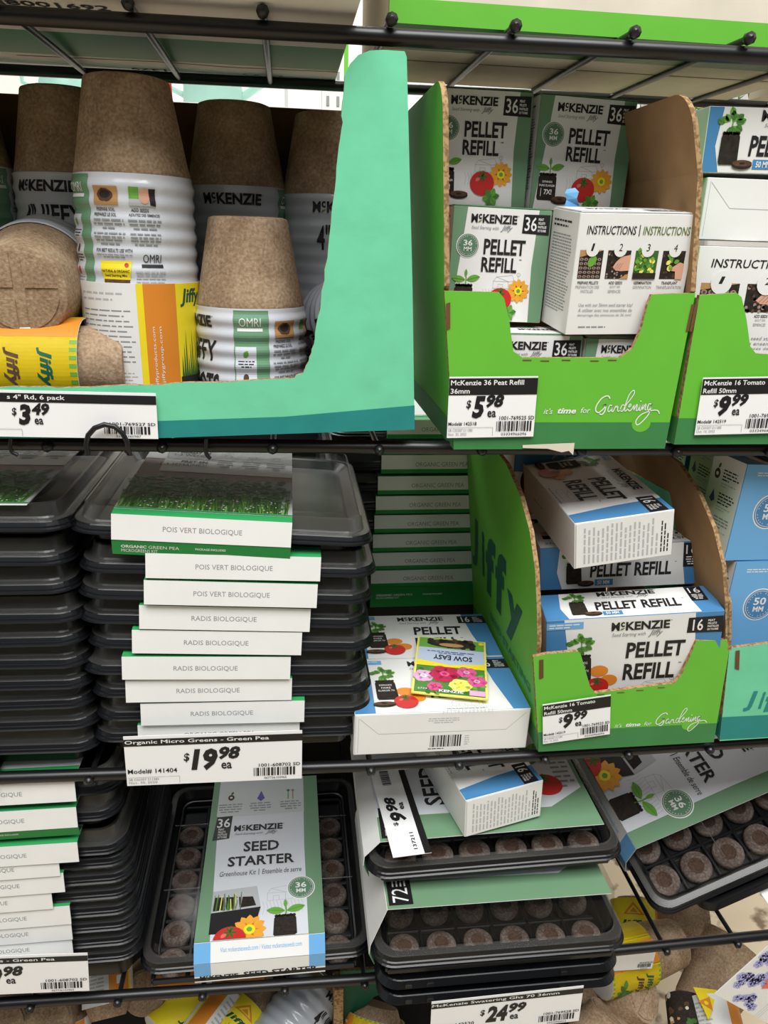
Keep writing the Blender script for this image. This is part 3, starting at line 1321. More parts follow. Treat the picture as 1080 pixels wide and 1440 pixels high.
# boxes ----------------------------------------------------------------
def refill_box(label, dims, loc, eul=(0, 0, 0), faces=None, group=None, base='white', flap=None, name='refill_box'):
    """dims in metres (x, y, z); faces: side -> (art function, quarter turns)"""
    X, Y, Z = dims
    t = thing(name, label, 'box', loc, eul, group)
    b = MB()
    b.bbox(0, 0, 0, X, Y, Z, base, .0005)
    fr = {'front': ((0, 0, 0), (1, 0, 0), (0, 0, 1), X, Z), 'back': ((X, Y, 0), (-1, 0, 0), (0, 0, 1), X, Z),
          'left': ((0, Y, 0), (0, -1, 0), (0, 0, 1), Y, Z), 'right': ((X, 0, 0), (0, 1, 0), (0, 0, 1), Y, Z),
          'top': ((0, 0, Z), (1, 0, 0), (0, 1, 0), X, Y), 'bottom': ((0, Y, 0), (1, 0, 0), (0, -1, 0), X, Y)}
    i = .35
    for k, (fn, q) in (faces or {}).items():
        o, u, v, w_, h_ = fr[k]
        w_, h_ = w_ * 1000 - 2 * i, h_ * 1000 - 2 * i
        A = Art()
        if q % 2 == 0:
            A.place(fn(w_, h_), i + (w_ if q == 2 else 0), i + (h_ if q == 2 else 0), rot=q * PI / 2)
        elif q == 1:
            A.place(fn(h_, w_), i + w_, i, rot=PI / 2)
        else:
            A.place(fn(h_, w_), i, i + h_, rot=-PI / 2)
        b.art(A, planar(o, u, v))
    b.build('carton_body', t)
    if flap:
        # tuck-in flap lying on one face, a hair proud of it
        o, u, v, w_, h_ = fr[flap]
        o, u, v = Vector(o), Vector(u), Vector(v)
        n = u.cross(v)
        fb = MB()
        a = .0012
        pts = [o + u * a + v * a, o + u * (w_ - a) + v * a, o + u * (w_ - a) + v * (h_ - a), o + u * (w_ * .93) + v * (h_ - .0006), o + u * (w_ * .07) + v * (h_ - .0006), o + u * a + v * (h_ - a)]
        fb.slab([p + n * .0011 for p in pts], -n * .0006, base)
        fn = (faces or {}).get(flap)
        if fn:
            A = Art()
            w2, h2 = w_ * 1000 - 2.6, h_ * 1000 - 2.6
            q = fn[1]
            if q == 0:
                A.place(fn[0](w2, h2), 1.3, 1.3)
            elif q == 2:
                A.place(fn[0](w2, h2), 1.3 + w2, 1.3 + h2, rot=PI)
            elif q == 1:
                A.place(fn[0](h2, w2), 1.3 + w2, 1.3, rot=PI / 2)
            else:
                A.place(fn[0](h2, w2), 1.3, 1.3 + h2, rot=-PI / 2)
            fb.art(A, planar(o + n * .0011, u, v))
        fb.build('tuck_flap', t)
    return t


# ================================================================== display cartons
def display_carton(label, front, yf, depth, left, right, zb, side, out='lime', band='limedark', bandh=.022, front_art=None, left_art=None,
                   slots=(), group=None, back_h=None, left_side=True, kraft='kraft'):
    """front: outline points of the front panel in the place; left/right: [(z, x)...]; side: outline [(y, z)...] of the side panels"""
    th = .004
    XL = lambda z: float(np.interp(z, [q[0] for q in left], [q[1] for q in left]))
    XR = lambda z: float(np.interp(z, [q[0] for q in right], [q[1] for q in right]))
    xm = (XL(zb) + XR(zb)) / 2
    t = thing('display_carton', label, 'carton', (xm, yf + depth / 2, zb), group=group)
    b = MB()
    b.slab(front, (0, th, 0), out, kraft, 'edge')
    A = Art()
    if band:
        A.poly([(XL(zb) * 1000, zb * 1000), (XR(zb) * 1000, zb * 1000), (XR(zb + bandh) * 1000, (zb + bandh) * 1000), (XL(zb + bandh) * 1000, (zb + bandh) * 1000)], band, 1)
    if front_art:
        front_art(A)
    for q in slots:
        A.poly(q, 'kraftdark', 4)
    b.art(A, planar((0, yf, 0), (1, 0, 0), (0, 0, 1)))
    b.build('front_panel', t, True)
    for s, X in ((1, XL), (-1, XR)):
        if s == 1 and not left_side:
            continue
        b = MB()
        b.slab([(X(z), y, z) for y, z in side], (s * th, 0, 0), out, kraft, 'edge')
        if s == 1:
            A = Art()
            yb = yf + depth
            if band:
                A.poly([(0, zb * 1000), (depth * 1000, zb * 1000), (depth * 1000, (zb + bandh) * 1000), (0, (zb + bandh) * 1000)], band, 1)
            if left_art:
                left_art(A)
            b.art(A, lambda x, y, l: Vector((XL(y * .001) - .0002 - EPS * l, yb - x * .001, y * .001)))
        b.build('side_panel', t, True)
    zt = back_h or max(q[1] for q in side) - .003
    b = MB()
    yb = yf + depth
    b.slab([(XL(zb) + th, yb - th, zb + th), (XR(zb) - th, yb - th, zb + th), (XR(zt) - th, yb - th, zt), (XL(zt) + th, yb - th, zt)], (0, th, 0), kraft, out, 'edge')
    b.build('back_panel', t, True)
    b = MB()
    b.box(XL(zb) + th, yf + th, zb, XR(zb) - th, yb, zb + th * .6, kraft)
    b.build('bottom_panel', t, True)
    return t


def px2mm(pts, Y):
    return [(p.x * 1000, p.z * 1000) for p in (at(x, y, Y) for x, y in pts)]


def gardening(A, x0, x1, zl, s):
    """the slogan: thin roman words and a flowing script word with long loops"""
    w_ = x1 - x0
    A.text("it's", x0, zl, x0 + w_ * .075, zl + s * .28, 'white', 3, shear=.25)
    A.text('time', x0 + w_ * .115, zl + s * .02, x0 + w_ * .27, zl + s * .30, 'white', 3, bold=.03, shear=.25)
    A.text('for', x0 + w_ * .31, zl + s * .05, x0 + w_ * .39, zl + s * .33, 'white', 3, shear=.25)
    gx = x0 + w_ * .43

    def curve(pts, wd=.7):
        q = []
        P = [np.array(p, float) for p in pts]
        for i in range(len(P) - 1):
            p0, p1, p2, p3 = P[max(i - 1, 0)], P[i], P[i + 1], P[min(i + 2, len(P) - 1)]
            for k in range(6):
                t = k / 6
                q.append(.5 * ((2 * p1) + (-p0 + p2) * t + (2 * p0 - 5 * p1 + 4 * p2 - p3) * t * t + (-p0 + 3 * p1 - 3 * p2 + p3) * t ** 3))
        q.append(P[-1])
        A.line([(gx + p[0] * w_ * .57 / 10, zl + p[1] * s) for p in q], wd, 'white', 3)
    # G a r d e n i n g, one stroke set per letter
    curve([(2.0, .78), (1.6, .92), (.8, .80), (.15, .45), (.1, .18), (.6, .08), (1.3, .30), (1.5, .48), (1.1, .46), (1.5, .48), (1.45, .15), (1.1, -.02), (.7, .02)], .9)
    curve([(2.5, .42), (2.1, .44), (1.9, .22), (2.05, .12), (2.4, .22), (2.55, .44), (2.5, .16), (2.7, .14), (2.95, .36), (3.1, .42), (3.1, .32), (3.3, .40), (3.35, .2), (3.5, .14),
           (3.85, .24)], .7)
    curve([(4.3, .44), (3.95, .46), (3.75, .24), (3.95, .14), (4.25, .26), (4.75, .95), (5.3, 1.2), (5.5, 1.05), (5.0, .72), (4.5, .45), (4.4, .2), (4.6, .16), (4.95, .32), (5.25, .44),
           (5.15, .52), (4.95, .40), (4.95, .22), (5.2, .16), (5.5, .28)], .7)
    curve([(5.5, .28), (5.75, .46), (5.75, .2), (6.1, .48), (6.2, .44), (6.15, .2), (6.4, .2), (6.6, .46), (6.6, .22), (6.8, .2), (7.05, .48), (7.05, .22), (7.4, .5), (7.5, .46),
           (7.45, .24), (7.7, .22)], .7)
    curve([(8.35, .5), (7.95, .52), (7.8, .3), (7.98, .2), (8.25, .32), (8.4, .52), (8.1, .0), (7.2, -.42), (6.6, -.55), (6.35, -.35), (6.9, -.05), (8.2, .16), (9.3, .2), (9.75, .02)], .8)
    A.disc(gx + 6.65 * w_ * .057, zl + .66 * s, .55, 'white', 3, n=8)


GRP_G = 'lime green display cartons'
YF = -.012
# --- upper left green carton (36 mm refills)
ZB = at(640, 632, YF).z
L1 = [(ZB, at(638, 632, YF).x), (1.118, at(625, 400, YF).x), (1.25, at(622, 120, YF).x)]
R1 = [(ZB, at(935, 629, YF).x), (1.115, at(978, 415, YF).x), (1.20, at(983, 280, YF).x), (1.26, at(980, 125, YF).x - .003)]
F1 = [at(x, y, YF) for x, y in ((638, 632), (935, 629), (978, 412), (917, 414), (911, 428), (903, 460), (890, 490), (872, 503), (735, 503), (722, 494), (716, 450), (709, 420), (702, 411), (625, 409))]
ZTS = at(625, 106, YF).z


def fa1(A):
    p0, p1 = at(764, 582, YF), at(930, 578, YF)
    gardening(A, p0.x * 1000, p1.x * 1000, p0.z * 1000, 16)
    q = at(722, 594, YF)
    A.disc(at(902, 592, YF).x * 1000, (ZB + .022) * 1000 - 1, 8, 'lime', 2, ry=7)
    q0 = px2mm([(735, 505), (760, 506), (790, 505), (830, 506), (855, 505)], YF)
    for p in q0:
        A.rect(p[0], p[1] - 1.2, p[0] + 7, p[1] - .4, 'kraftdark', 2)


def la_text(A):
    pass


def side_outline(zb, zf, zt, depth, r=.022):
    o = [(YF + .0045, zb), (YF + depth, zb), (YF + depth, 1.118), (YF + depth, 1.2), (YF + depth, zt)]
    for k in range(7):
        a = PI / 2 * (k / 6)
        o.append((YF + r - r * math.sin(a), zt - r + r * math.cos(a)))
    return o + [(YF, 1.20), (YF, 1.16), (YF, zf + .003), (YF + .0045, zf), (YF + .0045, 1.05)]


display_carton('upper lime green display carton with the $5.98 tag, holding sage and white refill boxes', F1, YF, .232, L1, R1, ZB,
               side_outline(ZB, 1.115, ZTS, .232), front_art=fa1,
               slots=[px2mm([(627, 427), (633, 425), (633, 462), (627, 464)], YF), px2mm([(972, 428), (976, 428), (968, 466), (964, 466)], YF)], group=GRP_G)

# --- upper right green carton
ZB2 = at(950, 625, YF).z
L2 = [(ZB2, at(948, 625, YF).x), (1.115, at(984, 415, YF).x), (1.26, at(984, 135, YF).x)]
R2 = [(ZB2, L2[0][1] + .19), (1.26, L2[0][1] + .20)]
tr2 = Vector((R2[1][1] - .002, YF, 1.115))
F2 = [at(948, 625, YF), Vector((R2[0][1], YF, ZB2)), tr2] + [Vector((tr2.x - .045, YF, 1.115)), Vector((tr2.x - .055, YF, 1.066))] + [at(x, y, YF) for x, y in ((1063, 497), (1055, 487), (1050, 450), (1043, 418), (1036, 412), (984, 415))]
display_carton('upper lime green display carton with a $9.99 tag, cut off by the photo edge', F2, YF, .232, L2, R2, ZB2,
               [(YF + .0045, ZB2), (YF + .232, ZB2), (YF + .232, 1.118), (YF + .0045, 1.113)],
               front_art=None, slots=[px2mm([(977, 428), (981, 428), (973, 466), (969, 466)], YF)], group=GRP_G)

# --- lower green carton (50 mm refills)
ZB3 = at(760, 1057, YF).z
L3 = [(ZB3, at(757, 1057, YF).x), (.965, at(751, 700, YF).x)]
R3 = [(ZB3, at(1004, 1042, YF).x), (.805, at(1028, 900, YF).x), (.93, at(1030, 700, YF).x)]
F3 = [at(x, y, YF) for x, y in ((758, 1057), (1004, 1042), (1028, 900), (979, 901), (972, 920), (958, 950), (948, 961), (837, 975), (830, 966), (823, 942), (817, 921), (813, 916), (768, 920), (750, 924))]


def fa3(A):
    p0, p1 = at(864, 1023, YF), at(996, 1012, YF)
    gardening(A, p0.x * 1000, p1.x * 1000, p0.z * 1000, 15)
    A.disc(at(968, 1020, YF).x * 1000, (ZB3 + .022) * 1000, 7, 'lime', 2, ry=6)
    for q in px2mm([(840, 975), (868, 972), (895, 969), (925, 965)], YF):
        A.rect(q[0], q[1] - 2, q[0] + 7, q[1] - 1.2, 'kraftdark', 2)


def la3(A):
    B = Art()
    B.place(a_jiffy(208, 84, 'jiffygreen'))
    A.place(B, 10, 768)
    A.text('SEED STARTING', 90, 748, 240, 757, 'limedark', 2, bold=.02)


display_carton('lower lime green display carton with large dark green lettering on its side', F3, YF, .262, L3, R3, ZB3,
               [(YF + .0045, ZB3), (YF + .262, ZB3), (YF + .262, .80), (YF + .262, .965), (YF + .09, .955), (YF + .045, .938), (YF + .018, .915), (YF + .004, .885), (YF, .85), (YF, .815), (YF + .0045, .798)],
               front_art=fa3, left_art=la3, bandh=.022,
               slots=[px2mm([(758, 928), (764, 927), (764, 953), (758, 955)], YF)], group=GRP_G)

# --- lower right mint carton
ZB4 = at(1015, 1040, YF).z
L4 = [(ZB4, at(1012, 1042, YF).x), (.757, at(1022, 960, YF).x), (.81, at(1024, 900, YF).x), (.95, at(1024, 690, YF).x)]
R4 = [(ZB4, L4[0][1] + .19), (.95, L4[0][1] + .195)]
F4 = [at(1012, 1042, YF), Vector((R4[0][1], YF, ZB4)), Vector((R4[1][1] - .002, YF, .798)), at(1080, 905, YF), at(1026, 912, YF)]


def fa4(A):
    p = at(1043, 1006, YF)
    B = Art()
    B.place(a_jiffy(66, 28, 'mintdark'))
    A.place(B, p.x * 1000, p.z * 1000)


display_carton('mint green display carton of blue refill boxes at the right edge, lower row', F4, YF, .226, L4, R4, ZB4,
               [(YF + .0045, ZB4), (YF + .226, ZB4), (YF + .226, .91), (YF + .10, .92), (YF + .03, .90), (YF, .85), (YF, .80), (YF + .0045, .795)],
               out='mint', band='mintdark', bandh=.026, front_art=fa4, slots=[px2mm([(1034, 915), (1040, 914), (1039, 942), (1033, 940)], YF)])

# --- the mint peat pot carton
ZB0 = at(560, 606, YF).z
rn = random.Random(8)


def torn(pts, k=5, j=.0007):
    out = []
    for i in range(len(pts) - 1):
        for q in range(k):
            p = pts[i].lerp(pts[i + 1], q / k)
            if i or q:
                p = p + Vector((rn.uniform(-j, j), 0, rn.uniform(-j, j)))
            out.append(p)
    return out + [pts[-1]]


cut = [at(x, y, YF) for x, y in ((572, 80), (569, 72), (540, 70), (520, 71), (504, 77), (492, 90), (485, 106))] + torn([at(x, y, YF) for x, y in ((483, 135), (480, 180), (473, 250), (464, 330), (453, 410), (444, 470), (436, 504), (428, 522), (414, 531), (330, 536), (225, 540), (100, 544), (0, 545))])
F0 = [Vector((-.335, YF, at(0, 615, YF).z)), at(223, 616, YF), at(583, 604, YF), at(580, 400, YF), at(575, 200, YF)] + cut + [Vector((-.335, YF, cut[-1].z))]
L0 = [(ZB0, -.335), (1.26, -.335)]
R0_ = [(ZB0, at(583, 604, YF).x), (1.10, at(580, 400, YF).x), (1.27, at(572, 90, YF).x)]


def fa0(A):
    q = px2mm([(223, 592), (400, 586), (583, 570), (583, 604), (223, 616)], YF)
    A.poly([(-335, q[0][1])] + q[:4] + [q[4], (-335, q[4][1])], 'mintdark', 1)


tb0 = at(240, 143, .215).z
display_carton('mint green display carton with a tall rounded flap, full of peat pots', F0, YF, .232, L0, R0_, ZB0,
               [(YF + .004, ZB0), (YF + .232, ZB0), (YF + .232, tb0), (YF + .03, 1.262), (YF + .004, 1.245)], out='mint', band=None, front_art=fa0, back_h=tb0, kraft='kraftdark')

# ================================================================== refill boxes
G36 = 'sage and white 36 mm refill boxes'
G50 = 'blue and white 50 mm refill boxes'
f36 = {'front': (front36, 0), 'right': (side36, 0), 'left': (side36, 0), 'top': (top36, 0)}
zc = ZB + .003
refill_box('back refill box of the $5.98 carton partly hidden by the green side panel', (.084, .05, .088), (.119, .100, 1.1775), (0, 0, 0), f36, G36, 'sage', 'top')
refill_box('back refill box of the $5.98 carton beside the bare brown side panel', (.084, .05, .088), (.207, .098, 1.1765), (0, 1.2, 1), f36, G36, 'sage', 'top')
refill_box('front refill box of the $5.98 carton, standing beside the instructions box', (.0795, .05, .0865), (.1275, .040, 1.0885), (0, 1, 0), f36, G36, 'sage', 'top')
refill_box('sage and white box turned to show its four instruction pictures, in the $5.98 carton', (.0925, .055, .0885), (.2135, -.004, 1.083), (5, -1.0, 2.0),
           {'front': (lambda w, h: instr(w, h), 0), 'left': (side36, 0), 'top': (top36flip, 0), 'right': (front36, 0)}, G36, 'white', 'top')
refill_box('sage and white refill box under the front one in the $5.98 carton', (.083, .052, .085), (.1485, .004, zc), (0, 0, 0), f36, G36, 'sage', 'top')
refill_box('sage and white refill box under the instructions box in the $5.98 carton', (.071, .052, .083), (.2345, .004, zc), (0, 0, 0), f36, G36, 'sage', 'top')

# upper right carton
xb = .3245
refill_box('topmost refill box of the upper right carton, tomato plant on its front', (.166, .09, .0455), (at(985, 245, .02).x, .02, at(1000, 243, .02).z), (0, -1, 0),
           {'front': (narrow50r, 0), 'top': (front50, 0)}, G50, 'white', None)
refill_box('plain white bar-coded refill box, second from top in the upper right carton', (.166, .09, .045), (at(985, 337, .02).x - .002, .02, at(1000, 337, .02).z), (0, 0, 0),
           {'front': (bottom50, 0), 'top': (back50, 0)}, G50, 'white', None)
zi = at(1000, 346, .014).z
refill_box('blue and white refill box turned to its instruction pictures, in the upper right carton', (.166, .045, .095), (at(988, 345, .014).x - .002, .014, zi - .095), (0, 0, 0),
           {'front': (back50, 0), 'top': (narrow50, 2)}, G50, 'white', None)
refill_box('bottom refill box of the upper right carton, seen through its cut-out', (.166, .09, .0445), (.334, .004, ZB2 + .003), (0, 0, 0),
           {'front': (narrow50, 0), 'top': (front50, 0)}, G50, 'white', None)

# lower green carton
e50 = {'front': (end50, 0), 'top': (front50, 1), 'left': (narrow_plain, 0), 'right': (narrow_plain, 0)}
e50 = {'front': (end50, 0), 'top': (front50, 3), 'left': (narrow_plain, 0), 'right': (narrow_plain, 0)}
refill_box('refill box lying crooked on top of the pile in the lower green carton', (.090, .165, .045), (.2487, .0053, .8785), (3.5, -7.6, -.1), e50, G50, 'white', 'front')
refill_box('blue and white refill box in the middle of the pile in the lower green carton', (.16, .092, .044), (.2437, .0694, .8265), (-4.1, -5.5, -9.1),
           {'front': (narrow50, 0), 'top': (lambda w, h: Art().place(back50(w, h), 0, 0), 2), 'left': (end_blue, 0)}, G50, 'blue', None)
refill_box('blue and white refill box standing at the front of the lower green carton', (.16, .044, .092), (.2397, .0135, .7355), (4.9, -6, -7.9),
           {'front': (front50, 0), 'top': (narrow50, 0), 'left': (end_blue, 1)}, G50, 'blue', None)
refill_box('white and blue refill box standing at the very back of the lower green carton', (.092, .045, .16), (.232, .155, .782), (0, 0, 0),
           {'front': (front50, 3)}, G50, 'white', None)

# lower right carton
zt4 = at(1040, 660, .02).z
refill_box('uppermost blue refill box in the lower mint carton, white end showing', (.16, .046, .094), (.4005, .022, .8755), (0, 3, 6),
           {'front': (lambda w, h: Art().place(side_blue50(w, h)), 0), 'left': (side_text50, 0), 'top': (narrow50, 0)}, G50, 'blue', None)
refill_box('blue refill box below the uppermost one in the lower mint carton', (.16, .046, .0945), (.4105, .022, .7795), (0, 2, 4),
           {'front': (lambda w, h: Art().place(side_blue50(w, h)), 0), 'left': (side_text50, 0)}, G50, 'blue', None)
refill_box('blue and white refill box behind the uppermost one in the lower mint carton', (.14, .046, .094), (.419, .095, .882), (0, 0, 0),
           {'front': (lambda w, h: Art().place(side_text50(w, h)), 0), 'left': (side_text50, 0)}, G50, 'blue', None)
refill_box('blue and white refill box farthest back in the lower mint carton', (.14, .046, .094), (.419, .150, .882), (0, 0, 0),
           {'left': (side_text50, 0)}, G50, 'blue', None)

# lying on the shelf beside the green carton
a, c = at(497, 1065, 0), at(745, 1045, 0)
zs3 = .6955
q0 = PZ0 = atz(500, 1060, zs3)
refill_box('blue and white refill box lying flat under the seed packet, barcode forward', (.167, .094, .0445), (.0545, .001, zs3), (0, 1.2, .6),
           {'front': (bottom50, 0), 'top': (front50, 0)}, G50, 'white', 'front')
refill_box('blue and white refill box lying flat behind the one under the seed packet', (.162, .094, .043), (.0585, .099, zs3), (0, .6, -.3),
           {'front': (bottom50, 0), 'top': (front50, 0)}, G50, 'white', None)


# seed packet on the front box
def packet_art(w, h):
    A = Art()
    A.rect(0, 0, w, h, 'paleyellow', 1)
    A.rect(w * .03, h * .02, w * .97, h * .98, 'leafdark', 2)
    # picture half (upside down when lying: text reads from the far side)
    rn = random.Random(3)
    A.rect(w * .03, h * .02, w * .97, h * .48, 'leafmid', 3)
    for i in range(40):
        A.place(a_leaf(w * .10, w * .035, rn.choice(['leaf', 'leafdark'])), rn.uniform(.06, .9) * w, rn.uniform(.04, .46) * h, rot=rn.uniform(0, 6), dl=2)
    for (x, y, r, m_, c_) in ((.42, .34, .2, 'crimson', 'pink'), (.14, .28, .14, 'palepink', 'white'), (.72, .40, .13, 'pink', 'palepink'), (.86, .26, .13, 'pink', 'palepink'), (.64, .17, .15, 'paleyellow', 'yellow'), (.30, .12, .1, 'pink', 'crimson')):
        for k in range(9):
            a = 2 * PI * k / 9
            A.disc((x + r * .55 * math.cos(a)) * w, y * h + r * .55 * math.sin(a) * w, r * w * .5, m_, 5 + k % 2, n=10, jit=.15, seed=k)
        A.disc(x * w, y * h, r * w * .3, c_, 7, jit=.2)
        A.disc(x * w, y * h, r * w * .15, m_, 8, jit=.2)
    A.text('KENZIE', w * .36, h * .035, w * .68, h * .075, 'white', 9, bold=.03)
    A.rect(w * .76, h * .02, w * .97, h * .10, 'palepink', 9)
    A.text('6739', w * .08, h * .05, w * .2, h * .08, 'white', 9)
    return A


def packet_top(w, h):
    A = Art()
    rn = random.Random(6)
    A.rect(w * .03, h * .48, w * .97, h * .80, 'palebluegrey', 4)
    A.poly([(w * .03, h * .46), (w * .97, h * .46), (w * .97, h * .56), (w * .5, h * .50), (w * .03, h * .56)], 'yellow', 6)
    B = Art()
    B.text('SOW EASY', 0, 0, w * .55, h * .085, 'ink', 3, bold=.02)
    A.place(B, w * .80, h * .67, rot=PI, dl=5)
    A.micro(w * .10, h * .69, w * .9, h * .75, 2, 'violet', 7, 4, 'm')
    A.rect(w * .03, h * .80, w * .97, h * .98, 'leaf', 5)
    A.disc(w * .5, h * .89, w * .36, 'soil', 6, ry=h * .075)
    for i in range(26):
        A.disc(rn.uniform(.18, .82) * w, rn.uniform(.83, .97) * h, w * .05, rn.choice(['soil', 'black', 'soilbrown']), 7, n=7, jit=.2, seed=i)
    A.disc(w * .5, h * .865, w * .18, 'tan', 8, ry=h * .035)
    A.disc(w * .93, h * .935, w * .04, 'yellow', 8)
    return A


c0 = [atz(x, y, .742) for x, y in ((578, 977), (686, 986), (677, 905), (581, 899))]
u = (c0[1] - c0[0])
v = (c0[3] - c0[0])
W_, H_ = u.length, v.length
ang = math.degrees(math.atan2(u.y, u.x))
t = thing('seed_packet', 'seed packet of pink and yellow flowers, upside down on the lying refill box', 'seed packet', (c0[0].x, c0[0].y, .7432), (0.6, 1.0, ang))
b = MB()
b.bbox(0, 0, 0, W_, H_, .0018, 'paleyellow', .0004)
A = packet_art(W_ * 1000, H_ * 1000).place(packet_top(W_ * 1000, H_ * 1000))
b.art(A, planar((0, 0, .0018), (1, 0, 0), (0, 1, 0)))
b.build('paper_packet', t)

# crumpled scrap of blue paper stuck on the instructions box
b = MB()
sc = [at(x, y, .047) for x, y in ((793, 291), (797, 281), (794, 272), (797, 266), (809, 264), (813, 270), (810, 279), (815, 290))]
rn = random.Random(3)
b.slab([p + Vector((0, rn.uniform(-.002, .002), 0)) for p in sc], (0, .0006, 0), 'bluelight', 'white')
o = b.build('paper_scrap', loc=sc[0], world=True)
tagit(o, 'crumpled scrap of light blue paper on top of the instructions box', 'paper scrap')
# ================================================================== peat pots in the mint carton
def strips(A, mx=6):
    """cut long rectangles so that they bend round a pot"""
    B = Art()
    for m_, v, f, l in A.P:
        if len(v) == 4 and len(f) == 1 and max(p[0] for p in v) - min(p[0] for p in v) > mx:
            x0, x1 = min(p[0] for p in v), max(p[0] for p in v)
            B.rect(x0, min(p[1] for p in v), x1, max(p[1] for p in v), m_, l, int((x1 - x0) / 3) + 1)
        else:
            B.raw(m_, v, f, l)
    return B


def a_omri(w, h, m='white'):
    A = Art()
    A.text('OMRI', w * .08, h * .35, w * .92, h * .95, m, bold=.0)
    A.rect(0, h * .02, w, h * .24, m, 3)
    return A


def wrap_art(H):
    """the shrink label of a pot pack; x = 0 is the green stripe"""
    A = Art()
    A.rect(-14, 0, 14, H, 'wrapgreen', 1)
    A.rect(-13, 2, 3.5, H * .66, 'wrapwhite', 2)
    A.place(a_omri(20, 11), -11, H - 16, dl=1)
    for k, y in enumerate((.56, .34, .14)):
        A.place(a_leaf(6, 2, 'leaf'), -6, H * y, rot=1.1, dl=2) if k == 0 else A.disc(-5, H * y + 2, 2.2, 'soilbrown' if k == 1 else 'red', 3, ry=3)
        A.micro(-11, H * y - 8, 2, H * y - 2, 3, 'ink' if k < 2 else 'grey', 3, k + 2, 'm')
    for k, x in enumerate((19, 46)):
        A.rect(x, H - 21, x + 19, H - 8, 'tan' if k == 0 else 'lightgrey', 2)
        if k == 0:
            A.disc(x + 9, H - 14, 6, 'soilbrown', 3, ry=4.5, jit=.1)
            A.disc(x + 9, H - 13.5, 4.2, 'soil', 4, ry=2.8)
        else:
            A.rect(x, H - 16, x + 7, H - 8, 'leaf', 3)
            A.disc(x + 11, H - 14, 4, 'skin', 4, ry=5.4)
            A.poly([(x + 19, H - 21), (x + 19, H - 9), (x + 14, H - 9), (x + 15, H - 20)], 'ink', 4)
        A.text(('PREPARE SOIL', 'ADD SEEDS')[k], x + 1, H - 25, x + (16, 14)[k], H - 22.6, 'ink', 2, bold=.015)
        A.text(('PREPAREZ LE SOL', 'AJOUTEZ DES SEMENCES')[k], x - 1, H - 28.6, x + (17, 22)[k], H - 26.2, 'ink', 2, bold=.015)
        A.micro(x - 2, H - 38, x + 23, H - 29.5, 3, 'grey', 2, k + 5, 'm')
        A.micro(x - 2, H - 49, x + 23, H - 39, 4, 'grey', 2, k + 15, 'm')
    if H > 75:
        A.text('FOR BEST RESULTS USE WITH', 18, H - 53.5, 46, H - 51, 'ink', 2, bold=.015)
        A.micro(18, H - 58, 46, H - 54.5, 2, 'grey', 2, 2, 'm')
        A.place(a_omri(16, 10, 'ink'), 52, H - 64)
        A.micro(47, H - 80, 70, H - 66, 6, 'lightgrey', 2, 6, 'm')
        A.poly([(24, H - 80), (42, H - 80), (45, H - 59.5), (20, H - 60)], 'yellow', 2)
        A.poly([(24, H - 80), (42, H - 80), (43, H - 73), (23, H - 73)], 'soilbrown', 3)
        A.text('NATURAL & ORGANIC', 22, H - 68, 43, H - 66, 'ink', 3, bold=.015)
        A.text('Seed Starting Mix', 24, H - 71.5, 41, H - 69.2, 'ink', 3, bold=.015)
        for q in range(4):
            A.disc(26 + q * 5, H - 77.5, 1.8, 'red' if q % 2 == 0 else 'leaf', 4)
        A.disc(41, H - 62.5, 1.6, 'red', 4)
    A.place(a_mckenzie(52, 9), -86, H - 14)
    A.text('4"', -82, H - 45, -70, H - 24, 'ink', 2, bold=.02)
    A.text('JIFFY', -66, H - 45, -30, H - 24, 'ink', 2, bold=.02)
    A.text('POTS', -60, H - 71, -28, H - 50, 'ink', 2, bold=.02)
    return banded(A)


def pot_pack(label, loc, hw, eul=(0, 0, 0), turn=0.0, hb=.067, r0=.0435, r1=.031, rw=.0460, grid=False, group='shrink-wrapped peat pot packs', wrapped=True, wm='wrapwhite'):
    """nested upside-down peat pots in a printed shrink wrap; turn (mm) rotates the label"""
    t = thing('peat_pot_pack', label, 'peat pots', loc, eul, group)
    b = MB()
    rn = random.Random(int(loc[0] * 1e4))
    prof = [(r0 * .97, hw - .012), (r0, hw), (r0 * .995, hw + hb * .05)]
    for k in range(1, 7):
        q = k / 7
        prof.append((r0 + (r1 - r0) * q, hw + hb * q))
    prof += [(r1 + .0003, hw + hb * .985), (r1 - .0003, hw + hb)]
    b.lathe(prof, 'peat', 40)
    b.lathe([(r1 - .0003, hw + hb), (r1 - .0035, hw + hb + .0012)], 'peat', 40, cap0=False, smooth=False)
    if grid:
        # raised quarters of the pot's base with a cross of channels between them
        for sx in (-1, 1):
            for sy_ in (-1, 1):
                pts = [(.004 * sx, .004 * sy_)]
                for k in range(7):
                    a = PI / 2 * k / 6
                    x, y = (r1 - .006) * math.cos(a), (r1 - .006) * math.sin(a)
                    pts.append((max(.004, x) * sx, max(.004, y) * sy_))
                b.slab([(p[0], p[1], hw + hb) for p in pts], (0, 0, .0022), 'peat')
    else:
        b.box(-r1 * .35, -r1 * .9, hw + hb - .002, r1 * .25, -r1 * .5, hw + hb + .001, 'peat')
    b.build('peat_pot', t)
    if wrapped:
        def rr(z):
            q = z / hw
            return rw - .0012 * q + .0007 * math.sin(z / .0118 * 2 * PI) + .0003 * math.sin(z / .0051)
        b = MB()
        n = 40
        b.lathe([(r0 * .9, .0)] + [(rr(hw * k / 50), hw * k / 50) for k in range(51)] + [(r0 + .0006, hw + .0012)], wm, 48, cap1=False)
        A = wrap_art(hw * 1000)

        def f(x, y, l):
            z = y * .001
            a = (x + turn) * .001 / rw
            r = rr(min(max(z, 0), hw)) + .0002 + EPS * l
            return Vector((r * math.sin(a), -r * math.cos(a), z))
        b.art(A, f)
        b.build('printed_wrap', t)
    return t


